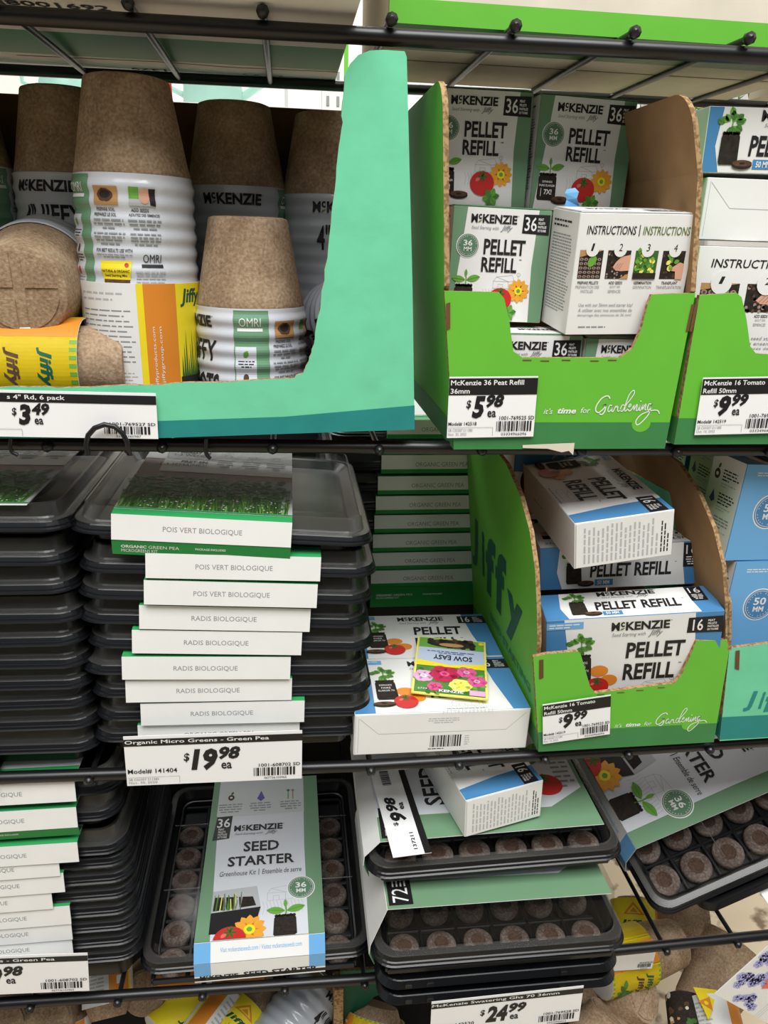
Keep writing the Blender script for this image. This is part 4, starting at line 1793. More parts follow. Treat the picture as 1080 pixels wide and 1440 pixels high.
ZP = ZB0 + .004
cA = at(190, 330, .075)
pot_pack('tallest pack of brown peat pots in the mint carton, standing on an orange pack', (-.1185, .078, 1.1065), .081, (0, 0.5, 0), -42)
cB = at(357, 430, .07)
pot_pack('brown peat pot pack in front in the mint carton, right of the tallest pack', (-.0305, .072, ZP), 1.094 - ZP, (0, 0, 0), 2)
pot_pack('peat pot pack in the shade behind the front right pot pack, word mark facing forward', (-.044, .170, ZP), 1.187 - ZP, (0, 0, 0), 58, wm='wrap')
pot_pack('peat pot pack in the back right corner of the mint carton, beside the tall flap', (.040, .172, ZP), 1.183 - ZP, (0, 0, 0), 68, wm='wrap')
pot_pack('peat pot pack at the back of the mint carton, directly left of the tallest pack', (-.190, .172, ZP), 1.192 - ZP, (0, 0, 0), 50, wm='wrapwhite')
pot_pack('peat pot pack at the back of the mint carton, cut off by the photo edge', (-.281, .172, ZP), 1.196 - ZP, (0, 0, 0), 46, wm='wrapwhite')
pot_pack('peat pot pack lying on its side with the cross-ridged pot base facing forward', (-.203, .135, 1.114), .050, (95, 0, 4), 0, hb=.062, r0=.0435, r1=.033, grid=True)
pot_pack('peat pot pack lying on its side, mostly cut off by the photo edge', (-.305, .140, 1.118), .050, (88, 0, -4), 0, hb=.060, r0=.0435, r1=.033, grid=True)
pot_pack('peat pot pack lying on its side between the right pots and the tall mint flap', (.045, .130, 1.075), .05, (75, 0, 20), 30, hb=.03, r0=.035, r1=.028, rw=.037, wm='wrap')

LOWPACK = 'cardboard-sleeved peat pot packs'


def sleeve_pack(label, loc, eul, r, L, art, turn=0, pot=.03, rp=None, group=LOWPACK, sq=False, m='white', open_end=False):
    """peat pots inside a printed card sleeve (axis = local z)"""
    t = thing('sleeved_pot_pack', label, 'peat pots', loc, eul, group)
    b = MB()
    prof = [(r * .98, 0), (r, .001), (r, L - .001), (r * .98, L)]
    b.lathe(prof, m, 48, cap0=True, cap1=False)
    A = banded(art(r * 1000, L * 1000), 3.0, 400.0)

    def f(x, y, l):
        a = (x + turn) * .001 / r
        q = r + .0002 + EPS * l
        return Vector((q * math.sin(a), -q * math.cos(a), y * .001))
    b.art(A, f)
    b.build('card_sleeve', t)
    rp = rp or r * .9
    b = MB()
    if open_end:
        b.lathe([(rp, .004), (rp, L + pot), (rp * .93, L + pot), (rp * .86, L * .3), (rp * .3, L * .28)], 'peat', 36, cap1=True)
    else:
        b.lathe([(rp, .004), (rp * .97, L), (rp * .80, L + pot - .002), (rp * .76, L + pot)], 'peat', 36)
    b.build('peat_pot', t)
    return t


def art_spanish(r, L):
    A = Art()
    c = 2 * PI * r
    A.rect(-c / 2, 0, c / 2, L, 'white', 1)
    A.rect(4, 0, 10, L, 'yellow', 2)
    A.rect(9, 0, 34, L, 'orange', 3)
    A.rect(34, 0, 90, L, 'yellow', 2)
    A.micro(-46, L * .86, 0, L * .95, 2, 'lightgrey', 2, 4, fill=.3)
    A.micro(-46, L * .36, 2, L * .82, 12, 'grey', 2, 5, fill=.25)
    A.micro(-25, L * .15, 2, L * .34, 7, 'lightgrey', 2, 8, fill=.3)
    A.barcode(-14, L * .02, 2, L * .12)
    for k, x in enumerate((16.5, 21.5)):
        B = Art()
        B.text(('www.jiffyproducts.com', 'www.jiffygroup.com')[k], 0, 0, L * .62, 3, 'white', 4)
        A.place(B, x, L * .06, rot=PI / 2)
    A.text('Jiffy', 38, L * .82, 62, L * .96, 'jiffygreen', 3, bold=.03, shear=.2)
    for k in range(16):
        A.poly([(36 + k * 2.2, L * .28), (38.2 + k * 2.2, L * .28), (37 + k * 2.2, L * (.45 + .1 * (k % 3)))], 'leafdark', 3)
    A.rect(35, 0, 72, L * .28, 'soil', 3)
    A.disc(44, L * .08, 5, 'red', 4)
    return A


def art_yellow(r, L):
    A = Art()
    c = 2 * PI * r
    A.rect(-c / 2, 0, c / 2, L, 'yellow', 1)
    A.rect(-c / 2, 0, c / 2, L, 'yellow', 1)
    A.rect(-52, 0, -27, L, 'orange', 2)
    A.micro(-44, L * .35, -33, L * .8, 2, 'white', 3, 4)
    for k in range(9):
        A.rect(-24 + k * 6, L * .955, -21 + k * 6, L, 'leaf', 2)
        A.rect(-24 + k * 6, 0, -21 + k * 6, L * .04, 'leaf', 2)
    for (y, m_) in ((L * .86, 'jiffygreen'), (L * .66, 'soilbrown')):
        B = Art()
        B.text('Jiffy', 0, 0, 30, 11, m_, 3, bold=.03, shear=.2)
        A.place(B, -18, y - 12)
    for k in range(12):
        A.place(a_leaf(14, 3, 'leafmid' if k % 2 else 'leafdark'), -4 + (k % 5) * 4, L * .25, rot=.6 + k * .5, dl=2)
    return A


def art_orange(r, L):
    A = Art()
    c = 2 * PI * r
    A.rect(-c / 2, 0, c / 2, L, 'white', 1)
    A.rect(-c * .17, 0, -c * .03, L, 'orange', 2)
    A.rect(-c * .19, 0, -c * .17, L, 'yellow', 2)
    A.rect(c * .30, 0, c * .45, L, 'orange', 2)
    A.micro(0, L * .1, c * .2, L * .9, 12, 'lightgrey', 2, 3)
    A.micro(-c * .13, L * .1, -c * .07, L * .8, 2, 'white', 3, 3)
    return A


def art_triangle(r, L):
    A = Art()
    c = 2 * PI * r
    A.rect(-c / 2, 0, c / 2, L, 'yellow', 1)
    A.rect(c * .18, 0, c * .34, L, 'orange', 2)
    A.poly([(-14, L * .62), (0, L * .90), (14, L * .62)], 'orange', 2)
    A.poly([(-9, L * .65), (0, L * .84), (9, L * .65)], 'yellow', 3)
    A.poly([(-5, L * .67), (0, L * .78), (5, L * .67)], 'orange', 4)
    A.text('Jiffy', -20, L * .32, 18, L * .50, 'jiffygreen', 3, bold=.03, shear=.2)
    for k in range(18):
        A.poly([(-24 + k * 3, 0), (-21 + k * 3, 0), (-22.5 + k * 3, L * (.14 + .08 * (k % 3)))], 'leafdark', 3)
    return A


sleeve_pack('orange, white and yellow pot pack standing under the tallest peat pot pack', (-.1175, .075, ZP), (0, 0, 0), .0465, .0995, art_spanish, 0, pot=.0, rp=.040)
sleeve_pack('bright yellow and orange pot pack lying along the front edge of the mint carton', (-.275, .045, ZP + .036), (0, 90, 0), .036, .118, art_yellow, 0, pot=.030, rp=.031)
sleeve_pack('dark yellow and green pot pack lying behind the bright yellow one', (-.205, .125, ZP + .046), (90, 0, 12), .030, .04, art_triangle, 100, pot=.002, open_end=True)

# ================================================================== micro green tray kits
TW, TD = .250, .236


def tray_mb(deep=0.0):
    b = MB()
    c = TD / 2
    R = lambda i, z, r=.022: rrect(TW / 2 - i, TD / 2 - i, max(.004, r - i * .6), z, 0, c)
    b.loft([R(.017, -.0015 - deep), R(.0145, .0005), R(.0125, .0008), R(.001, .0), R(-.0005, .0010), R(.001, .0018), R(.0035, .0072), R(.0042, .0080), R(.0095, .0080), R(.018, .001)], 'tray', smooth=False)
    # thin moulded line round the skirt
    b.loft([R(.0018, .0034), R(.0012, .0039), R(.0024, .0045)], 'tray', False, False, False)
    return b


def lid_mb():
    b = MB()
    c = TD / 2
    R = lambda i, z, r=.022: rrect(TW / 2 - i, TD / 2 - i, max(.004, r - i * .5), z, 0, c)
    b.loft([R(.003, .0084), R(.0075, .0090), R(.0085, .0105), R(.0105, .0205), R(.0125, .0212)], 'clearside', False, False, False)
    b.loft([R(.0125, .0212), R(.026, .0212), R(.029, .0180), R(.034, .0176)], 'clear', False, True, False)
    return b


SW = .1425          # width of the paper sleeve


def band_art(txt, w=142.5, H=23):
    A = Art()
    A.rect(0, 0, w, H, 'paper', 1)
    if txt.startswith('ORGANIC'):
        A.rect(0, 0, w, H * .22, 'green', 2)
    A.text(txt, w * (.30 if len(txt) < 17 else .28), H * .36, w * (.68 if len(txt) < 17 else .72), H * .60, 'grey', 2)
    return A


def top_art(kind):
    """top face of the sleeve: grey panel over a picture of seedlings, green border"""
    w, d = 142.5, 225
    A = Art()
    A.rect(0, 0, w, d, 'sleevegrey', 1)
    if kind == 'plain':
        A.rect(0, 0, w, 9, 'greenprint', 2)
        A.rect(w * .25, 2, w * .75, 5.5, 'green', 3)
        A.micro(w * .2, 3, w * .5, 6, 1, 'white', 4, 2)
        return A
    A.rect(0, 0, w, 2.2, 'greenprint', 6)
    A.rect(0, 2, w, 145, 'mauve', 2)
    A.rect(w * .80, 2, w, 90, 'lightgrey', 3)
    A.rect(w * .13, 105, w, 200, 'sleevegrey', 4)
    A.rect(0, 145, w, d, 'sleevegrey', 4)
    rn = random.Random(4)
    for i in range(330):
        x = 3 + (w - 8) * i / 330 + rn.uniform(-2, 2)
        h = rn.uniform(34, 74)
        A.line([(x, 2), (x + rn.uniform(-3, 3), h * .5), (x + rn.uniform(-5, 5), h)], rn.uniform(.8, 1.5), rn.choice(['leafdark', 'leafdark', 'leafmid', 'leaf']), 5)
    for i in range(520):
        x, y = rn.uniform(2, w - 5), rn.gauss(62, 13)
        A.place(a_leaf(rn.uniform(5, 9), rn.uniform(1.6, 2.8), rn.choice(['leafdark', 'leafdark', 'leafdark', 'leafmid'])), x, min(86, y), rot=rn.uniform(0, 6.28), dl=4)
    for i in range(60):
        A.disc(rn.uniform(3, w - 6), rn.uniform(4, 34), .8, 'white', 6, n=6)
    A.text('DE POIS VERTS', w * .33, 190, w * .62, 200, 'ink', 7)
    A.text('BIOLOGIQUE', w * .65, 190, w * .96, 200, 'ink', 7, bold=.03)
    A.text('MICROGREENS KIT', w * .40, 206, w * .96, 214, 'ink', 7)
    for k, s in enumerate(('READY IN', '1-3 WEEKS!', '', 'PRET EN', '1-3 SEMAINES!')):
        if s:
            A.text(s, w * .42, 168 - k * 11, None, 175 - k * 11, 'ink', 7, bold=.03 if k % 3 == 0 else 0, xs=.72, anchor='r')
    for k in range(3):
        A.ring(w * (.55 + .17 * k), 165, 3.5, 4.2, 'grey', 7)
        A.micro(w * (.48 + .17 * k), 125, w * (.62 + .17 * k), 155, 4, 'lightgrey', 7, k + 3, 'm')
    return A


def back_art(txt):
    return None


def sleeve_mb(txt, low=0.0, kind='plain'):
    """paper sleeve wrapped over the lid, down the front and back under the tray; x centred on 0"""
    b = MB()
    th = .0005
    zt = .0219
    path = [(TD + .001, -.001), (TD + .001, zt - .001), (TD - .008, zt), (.0065, zt), (-.0035, zt - .0012), (-.0052, -.0006), (-.0045, -.0012)]
    if low:
        path += [(-.0015, -low)]
    x0, x1 = -SW / 2, SW / 2
    n = len(path)
    for k in range(n - 1):
        (ya, za), (yb, zb) = path[k], path[k + 1]
        d = Vector((0, yb - ya, zb - za)).normalized()
        nn = Vector((0, -d.z, d.y)) * th
        m_ = 'greenprint' if k in (3, 5) or (k >= 6) else 'paper'
        b.slab([(x0, ya, za), (x1, ya, za), (x1, yb, zb), (x0, yb, zb)], nn, m_)
    # front band
    o = Vector((x0, -.0052, -.0006))
    v = Vector((0, .0017, zt - .0012 + .0006))
    o = o - Vector((0, v.z, -v.y)).normalized() * .0000
    A = band_art(txt, SW * 1000, v.length * 1000)
    b.art(A, planar(o - Vector((0, .0002, 0)), (1, 0, 0), v))
    b.art(top_art(kind), planar((x0, .0065, zt + .0001), (1, 0, 0), (0, 1, 0)))
    if low:
        B = Art()
        B.rect(0, 0, SW * 1000, low * 1000 - 1, 'green', 1)
        B.text('ORGANIC', SW * 1000 * .05, low * 600 - 2, SW * 1000 * .19, low * 600 + 1, 'white', 2, bold=.03)
        B.text('GREEN PEA', SW * 1000 * .20, low * 600 - 2, SW * 1000 * .37, low * 600 + 1, 'white', 2)
        B.text('PACKAGE INCLUDES', SW * 1000 * .46, low * 600 - 1.5, SW * 1000 * .63, low * 600 + .6, 'white', 2, bold=.02)
        B.text('MICROGREENS KIT', SW * 1000 * .05, low * 600 - 6, SW * 1000 * .25, low * 600 - 3, 'white', 2)
        b.art(B, planar((x0, -.0019, -low), (1, 0, 0), (0, -.003, low - .0012)))
    return b


_kit = {}


def kit_mesh(key, fn):
    if key not in _kit:
        o = fn().build('m')
        _kit[key] = o.data
        bpy.data.objects.remove(o)
    return _kit[key]


def part(name, me, parent, x=0.0, rz=0.0):
    o = bpy.data.objects.new(name, me)
    COL.objects.link(o)
    o.parent = parent
    o.location = (x, 0, 0)
    o.rotation_euler = (0, 0, rz)
    return o


def card_mb():
    b = MB()
    b.bbox(-SW / 2, .004, .0214, SW / 2, TD - .004, .0220, 'paper', .0002)
    b.art(top_art('picture'), planar((-SW / 2, .0065, .0220), (1, 0, 0), (0, 1, 0)))
    return b


def micro_kit(label, loc, txt, sx=0.0, rz=0.0, deep=0.0, low=0.0, kind='plain', group='micro green tray kits', tilt=0.0, roll=0.0):
    t = thing('microgreens_kit', label, 'tray kit', loc, (tilt, roll, rz), group)
    part('tray', kit_mesh(('tray', deep), lambda: tray_mb(deep)), t)
    part('clear_lid', kit_mesh('lid', lid_mb), t)
    if kind == 'card':
        part('insert_card', kit_mesh('card', card_mb), t, sx)
        return t
    part('paper_sleeve', kit_mesh(('sl', txt, low, kind), lambda: sleeve_mb(txt, low, kind)), t, sx)
    return t


ORD = ['topmost', 'second', 'third', 'fourth', 'fifth', 'sixth', 'seventh', 'eighth', 'ninth', 'tenth', 'eleventh']
# main stack
MX = -.055
tops = [.9335, .9015, .8775, .8535, .8305, .8065, .7835, .7605, .7375]
words = ['POIS VERT BIOLOGIQUE'] * 3 + ['RADIS BIOLOGIQUE'] * 5 + ['ORGANIC GREEN PEA']
slx = [(-.143, .0), (-.118, .023), (-.121, .02), (-.127, .014), (-.134, .006), (-.144, -.004), (-.143, -.003), (-.132, .008), (-.136, .003)]
rn = random.Random(21)
for k, zt in enumerate(tops):
    z = zt - .0215
    sx = (slx[k][0] + slx[k][1]) / 2 - MX
    dx = (.0, .004, .001, -.002, .003, -.003, .002, .004, -.002)[k]
    low, deep = 0.0, 0.0
    if k == 0:
        low, deep = .0145, .0085
    elif k == 1:
        low = .003
    elif k == 8:
        deep = .0175
    micro_kit('%s tray kit of the tall main stack, white band reading %s' % (ORD[k], words[k]), (MX + dx, .004 + (0, .001, .0, .002, .001, 0, .001, 0, .002)[k], z), words[k], sx - dx, rn.uniform(-.4, .4),
              deep, low, 'picture' if k == 0 else 'plain', 'micro green tray kits in the main stack', 0, (4.0, 2.9, 3.3, 3.3, 3.1, 2.7, 2.1, 1.7, 1.4)[k])

# far left stack
pz = [at(60, y, 0).z for y in (748.6, 796.5, 838, 878, 911.5, 942, 972, 1001, 1030, 1062)]
lx = at(97, 748, 0).x
for k, z in enumerate(pz):
    if k:
        gap = pz[k - 1] - pz[k]
    deep = (pz[k] - pz[k + 1] - .0235) if k < 9 else .018
    micro_kit('%s tray kit of the stack at the left photo edge, middle shelf' % ORD[k], (lx - TW / 2 + (0, -.003, -.002, .001, 0, .001, .002, .001, .003, .002)[k], .004, z), 'POIS VERT BIOLOGIQUE',
              (.030 if k == 0 else -.034) + rn.uniform(-.012, .004), rn.uniform(-.3, .3), max(0, round(deep, 3)), 0, 'card' if k == 0 else 'plain', 'micro green tray kits in the left stack', 0, rn.uniform(.6, 1.4))

# stack behind, beside the lower green carton
Y3 = .250
ys = [590, 640, 670, 698, 725, 752, 778, 803]
xs_ = [545, 537, 532, 529, 527, 525, 524, 522]
zb3 = None
for k, (y, x) in enumerate(zip(ys, xs_)):
    p = at(x, y, Y3)
    z = p.z - .0215
    micro_kit('%s tray kit of the shaded stack behind, band reading ORGANIC GREEN PEA' % ORD[k], (p.x + SW / 2 - .012, Y3 + .006, z), 'ORGANIC GREEN PEA', .012, 0, 0,
              .0012 if k < 7 else .03, 'plain', 'micro green tray kits in the stack at the back')
    zb3 = z
b = MB()
b.bbox(.080, Y3 + .004, .6945, .300, Y3 + .24, zb3 - .031, 'traymatte', .0008)
o = b.build('flat_carton', loc=(.19, Y3 + .12, .6945), world=True)
tagit(o, 'flat dark carton under the shaded stack of tray kits', 'carton')

# lower left stack
ly = [(1100, 103), (1138, 105), (1187, 107), (1208, 80), (1231, 87), (1255, 70), (1277, 96), (1299, 98), (1321, 99), (1343, 99)]
for k, (y, x) in enumerate(ly):
    p = at(x, y, -.004)
    z = p.z - .0215
    nz = at(ly[k + 1][1], ly[k + 1][0], -.004).z - .0215 if k < 9 else .424
    deep = max(0, round((z - nz - .0235) if k < 9 else z - nz, 3))
    cx = -.158 - TW / 2 + (0, -.003, .0, .002, .003, .003, .002, .003, .003, .002)[k]
    low = deep * .75 if k in (1,) else 0
    micro_kit('%s tray kit of the lowest left stack, beside the seed starter tray' % ORD[k], (cx, .003, z), 'POIS VERT BIOLOGIQUE' if k > 2 else 'RADIS BIOLOGIQUE', p.x - SW / 2 - cx,
              rn.uniform(-.3, .3), deep, round(low, 4), 'plain', 'micro green tray kits in the lowest left stack')
# ================================================================== seed starter kits
def kit_parts(t, W, D, base, dome_h, inset, cols, rows, show, pitchx, pitchy, px0, py0, drop=.0115, pr=.0163):
    """black tray with cells, peat pellets and a clear dome; origin at the front middle of the base"""
    c = D / 2
    zr = base                                         # underside of the rim
    R = lambda i, z, r=.022: rrect(W / 2 - i, D / 2 - i, max(.005, r - i * .5), z, 0, c)
    b = MB()
    b.loft([R(.022, 0), R(.018, zr - .002), R(.014, zr - .001), R(.001, zr - .001), R(0, zr), R(.0015, zr + .001), R(.004, zr + .009), R(.005, zr + .010), R(.010, zr + .010), R(.0155, zr + .001), R(.0185, zr - drop)], 'tray', smooth=False)
    b.loft([R(.0022, zr + .0032), R(.0014, zr + .004), R(.0026, zr + .0048)], 'tray', False, False, False)
    # raised net between the cells
    for i in range(cols + 1):
        x = px0 + (i - .5) * pitchx
        b.bbox(x - .0022, py0 - pitchy * .5, zr - drop, x + .0022, py0 + (rows - .5) * pitchy, zr - drop + .006, 'tray', .001)
    for j in range(rows + 1):
        y = py0 + (j - .5) * pitchy
        b.bbox(px0 - pitchx * .5, y - .0022, zr - drop, px0 + (cols - .5) * pitchx, y + .0022, zr - drop + .006, 'tray', .001)
    b.build('cell_tray', t)
    b = MB()
    zd = zr + .0105
    b.loft([R(.003, zd), R(.0095, zd + .0008), R(.0105, zd + .002)], 'clearside', False, False, False)
    b.loft([R(.0105, zd + .002), R(inset, zd + dome_h - .003), R(inset + .003, zd + dome_h)], 'clear', False, True, False)
    for q in (.30, .66):
        y = D * q
        b.tube([(-W / 2 + inset + .004, y, zd + dome_h + .0004), (W / 2 - inset - .004, y, zd + dome_h + .0004)], .0008, 'clearside', 6)
    b.build('clear_dome', t)
    pm = []
    for v in range(3):
        rn = random.Random(v)
        b = MB()
        r = pr
        prof = [(r * .96, 0), (r, .002), (r, .0075), (r * .9, .0095), (r * .5, .0098)]
        b.lathe(prof, 'peatpellet', 24, cap1=False)
        b.lathe([(r * .5, .0098), (r * .42, .0088), (r * .15, .0086), (.0005, .0090)], 'pelletcore', 24, cap0=False)
        o = b.build('peat_pellet', t)
        pm.append(o)
    first = True
    k = 0
    for (i, j) in show:
        if k < 3:
            o = pm[k]
        else:
            o = pm[k % 3].copy()
            COL.objects.link(o)
            o.parent = t
        o.location = (px0 + i * pitchx, py0 + j * pitchy, zr - drop + .0008)
        o.rotation_euler = (0, 0, k * 1.3)
        k += 1
    return zd + dome_h


def sleeve_front36(w, H):
    A = Art()
    A.rect(0, 0, w, H, 'white', 1)
    A.rect(0, H * .28, w * .125, H, 'bluelight', 2)
    A.rect(w * .875, H * .28, w, H, 'bluelight', 2)
    A.text('Visit mckenzieseeds.com / Visitez mckenzieseeds.com', w * .2, H * .74, w * .82, H * .84, 'bluelight', 3, shear=.15)
    A.place(a_mckenzie(w * .28, H * .10), w * .04, H * .07, dl=1)
    A.text('SEED STARTER', w * .36, H * .05, w * .92, H * .19, 'ink', 3, bold=.03)
    return A


def sleeve_top36(w=135, d=242):
    A = Art()
    A.rect(0, 0, w, d, 'sage', 1)
    A.poly([(16, 0), (118, 0), (116, 120), (117, d), (8, d), (12, 120)], 'panelgrey', 2)
    A.rect(8, 176, 117, d, 'sleevegrey', 3)
    for k, x in enumerate((24, 62, 100)):
        if k == 0:
            A.place(a_icons3(), x, 208, dl=3)
        elif k == 1:
            A.poly([(x - 5, 204), (x, 218), (x + 5, 204), (x, 199)], 'violet', 4)
        else:
            A.line([(x - 3, 200), (x - 3, 216)], 1.4, 'leaf', 4)
            A.line([(x + 3, 200), (x + 3, 216)], 1.4, 'tan', 4)
            A.disc(x - 3, 216, 2, 'leafdark', 4)
            A.disc(x + 3, 216, 2, 'grey', 4)
        A.micro(x - 15, 181, x + 15, 198, 4, 'grey', 4, k + 2, 'm')
    B = Art()
    q = a_badge('', 20, 38)
    B.poly([(6, 137), (26, 139), (28, 176), (9, 175)], 'black', 4)
    B.text('36', 10, 157, 25.5, 172, 'white', 5, bold=.01)
    for i, s in enumerate(('PEAT', 'PELLETS', 'PASTILLES', 'DE TOURBE')):
        B.text(s, 12, 152.5 - 4.2 * i, 19 + 2 * min(i, 2), 155.5 - 4.2 * i, 'white', 5, bold=.02)
    B.place(a_mckenzie(59, 9.5), 31, 149.5, dl=2)
    B.place(a_tagline(52, 6), 32, 141.5, dl=2)
    B.text('SEED', 44, 116.5, 86, 132, 'ink', 5, bold=.025)
    B.text('STARTER', 27, 95.5, 104, 110, 'ink', 5, bold=.025)
    B.text('Greenhouse Kit', 19, 82, 60, 89, 'ink', 5, shear=.2)
    B.rect(63, 81, 63.7, 90, 'ink', 5)
    B.text('Ensemble de serre', 67, 82, 112, 89, 'ink', 5, shear=.2)
    B.place(a_circle('36', 14.5, 'sagedark'), 111, 59.5, dl=3)
    B.place(a_barn(32, 20), 74, 45, dl=2)
    # picture of a domed tray with seedlings
    B.poly([(14, 8), (60, 6), (67, 38), (14, 34)], 'black', 4)
    B.poly([(14, 34), (67, 38), (62, 66), (14, 62)], 'lightgrey', 4)
    B.poly([(16, 36), (62, 40), (58, 52), (16, 54)], 'soil', 5)
    rn = random.Random(1)
    for i in range(26):
        x = rn.uniform(15, 46)
        B.line([(x, 36), (x + rn.uniform(-2, 2), rn.uniform(48, 60))], 1.1, rn.choice(['paleyellow', 'leafmid', 'lightgrey']), 6)
    B.place(a_seedling(27), 94, 22, dl=4)
    B.place(a_plug(25, 26, False), 81, -1, dl=4)
    B.place(a_flower(18), 56, 10, dl=7)
    B.place(a_tomato(17), 36, -1, dl=12)
    A.place(B)
    return A


def cut_art(A, ymin):
    """drop what runs past the lower edge"""
    B = Art()
    for m_, v, f, l in A.P:
        B.raw(m_, [(p[0], max(p[1], ymin)) for p in v], f, l)
    return B


def sleeve36(t, W, D, base, zt, w=.135, xo=0.0, YS=.009):
    b = MB()
    th = .0006
    zt += .0012
    path = [(D + .001, base - .004), (D + .001, base + .012), (D - .016, zt), (YS, zt), (-.002, base + .012), (-.003, base - .012), (.006, base - .0155)]
    x0, x1 = xo - w / 2, xo + w / 2
    for k in range(len(path) - 1):
        (ya, za), (yb, zb) = path[k], path[k + 1]
        d = Vector((0, yb - ya, zb - za)).normalized()
        b.slab([(x0, ya, za), (x1, ya, za), (x1, yb, zb), (x0, yb, zb)], Vector((0, -d.z, d.y)) * th, 'white')
    dm = (D - .016 - YS) * 1000
    A = Art().place(cut_art(sleeve_top36(), 0), 0, 0, w * 1000 / 135, dm / 242)
    b.art(A, planar((x0, YS, zt + .0003 + th), (1, 0, 0), (0, 1, 0)))
    v = Vector((0, YS + .002, zt - base - .012))
    A = Art()
    A.rect(0, 0, w * 1000, v.length * 1000, 'white', 1)
    A.rect(0, 0, w * 125, v.length * 1000, 'bluelight', 2)
    A.rect(w * 875, 0, w * 1000, v.length * 1000, 'bluelight', 2)
    A.text('Visit mckenzieseeds.com / Visitez mckenzieseeds.com', w * 200, v.length * 480, w * 820, v.length * 720, 'bluelight', 3, shear=.15)
    b.art(A, planar((x0, -.002 - th, base + .012 + th), (1, 0, 0), v))
    v = Vector((0, .001, .024))
    A = Art()
    A.rect(0, 0, w * 1000, 24, 'white', 1)
    A.rect(0, 8, w * 125, 24, 'bluelight', 2)
    A.rect(w * 875, 8, w * 1000, 24, 'bluelight', 2)
    A.place(a_mckenzie(w * 290, 5), w * 40, 3.5, dl=1)
    A.text('SEED STARTER', w * 370, 3.0, w * 940, 9.5, 'ink', 3, bold=.03)
    b.art(A, planar((x0, -.003 - th, base - .012), (1, 0, 0), v))
    b.build('paper_sleeve', t)


ZS4 = .4145
t = thing('seed_starter_kit', 'seed starter kit lying flat below the $19.98 tag, sleeve fully in view', 'seed starter kit', (-.041, .004, ZS4), (.6, 0, 0))
zt = kit_parts(t, .243, .268, .021, .016, .013, 6, 7, [(0, j) for j in range(6)] + [(1, 0), (1, 2)] + [(5, j) for j in range(6)] + [(4, 3)], .0346, .035, -.0890, .0160, .0113, .0152)
sleeve36(t, .243, .268, .021, zt, .134, .003)

# turned kit at the right, propped up at its far end
t = thing('seed_starter_kit', 'seed starter kit propped askew, its sleeve lettering cut off by the photo edge', 'seed starter kit', (0, 0, 0), (0, 0, 0))
KW, KD, KB = .312, .310, .026
Rk = Euler((rad(20.3), rad(17.2), rad(-78.6))).to_matrix()
xo_, w_ = .015, .155
lk = Vector((.354, .1963, .5529)) - Rk @ Vector((xo_ - w_ / 2, .011, KB + .0105 + .026 + .002))


def place_tilted(t, d=(0, 0, 0)):
    t.matrix_basis = Matrix.Translation(lk + Rk @ Vector(d)) @ Rk.to_4x4()
    t.location = lk + Rk @ Vector(d)
    t.rotation_euler = Rk.to_euler()


place_tilted(t)
zt = kit_parts(t, KW, KD, KB, .026, .016, 7, 7, [(6, j) for j in range(6)] + [(5, j) for j in range(6)] + [(4, j) for j in range(6)], .0400, .0410, -.120, .030, .012, .0175)
sleeve36(t, KW, KD, KB, zt, w_, xo_, .011)
t = thing('seed_starter_kit', 'black kit tray nested under the propped askew kit, white sleeve edge sticking out', 'seed starter kit', (0, 0, 0), (0, 0, 0))
place_tilted(t, (.004, .055, -.021))
b = MB()
R = lambda i, zz: rrect(KW / 2 - i, KD / 2 - i, .02, zz, 0, KD / 2)
b.loft([R(.022, .004), R(.018, .009), R(.001, .0092), R(0, .011), R(.0035, .0185), R(.0045, .0192), R(.010, .0192), R(.015, .011)], 'tray', smooth=False)
b.build('cell_tray', t)
b = MB()
b.bbox(KW / 2 - .03, .075, .0005, KW / 2 + .012, .22, .0018, 'white', .0003)
b.build('paper_sleeve', t)


# the large kits with 72 cells
def sleeve72(t, W, D, base, zt, y0, y1, art, bands=True):
    """sleeve running across the kit, over its left and right sides"""
    b = MB()
    th = .0006
    zt += .0014
    hw = W / 2
    path = [(-hw + .003, base - .012), (-hw - .0025, base + .002), (-hw - .0015, base + .013), (-hw + .014, zt), (hw - .022, zt)]
    for k in range(len(path) - 1):
        (xa, za), (xb, zb) = path[k], path[k + 1]
        d = Vector((xb - xa, 0, zb - za)).normalized()
        m_ = 'sage' if k in (0, 6) else 'white'
        b.slab([(xa, y0, za), (xb, y0, zb), (xb, y1, zb), (xa, y1, za)], Vector((-d.z, 0, d.x)) * th, m_)
    b.art(art((W - .036) * 1000, (y1 - y0) * 1000), planar((-hw + .014, y0, zt + th + .0002), (1, 0, 0), (0, 1, 0)))
    b.build('paper_sleeve', t)


def art72(w, d, shade=True):
    """top of the sleeve: the lettering runs from front to back"""
    A = Art()
    A.rect(0, 0, w, d, 'sage', 1)
    A.poly([(0, d * .18), (w * .80, d * .16), (w * .98, d * .30), (w * .98, d), (0, d)], 'panelgrey', 2)
    B = Art()
    B.rect(0, 0, 42, 24, 'black', 3)
    B.text('72', 3, 4, 20, 20, 'white', 4)
    B.micro(22, 4, 40, 20, 4, 'white', 4, 3)
    A.place(B, 26, d * .02, rot=PI / 2)
    C = Art()
    C.text('SEED', 0, 0, 62, 22, 'ink', 3, bold=.02)
    A.place(C, 74, d * .24, rot=PI / 2)
    A.place(a_barn(50, 30), 100, d * .5, rot=PI / 2, dl=1)
    A.place(a_tomato(18), w * .82, d * .34, dl=2)
    A.place(a_mint(20), w * .82, d * .62, dl=3)
    A.micro(w * .88, d * .3, w * .97, d * .8, 12, 'grey', 3, 6)
    return A


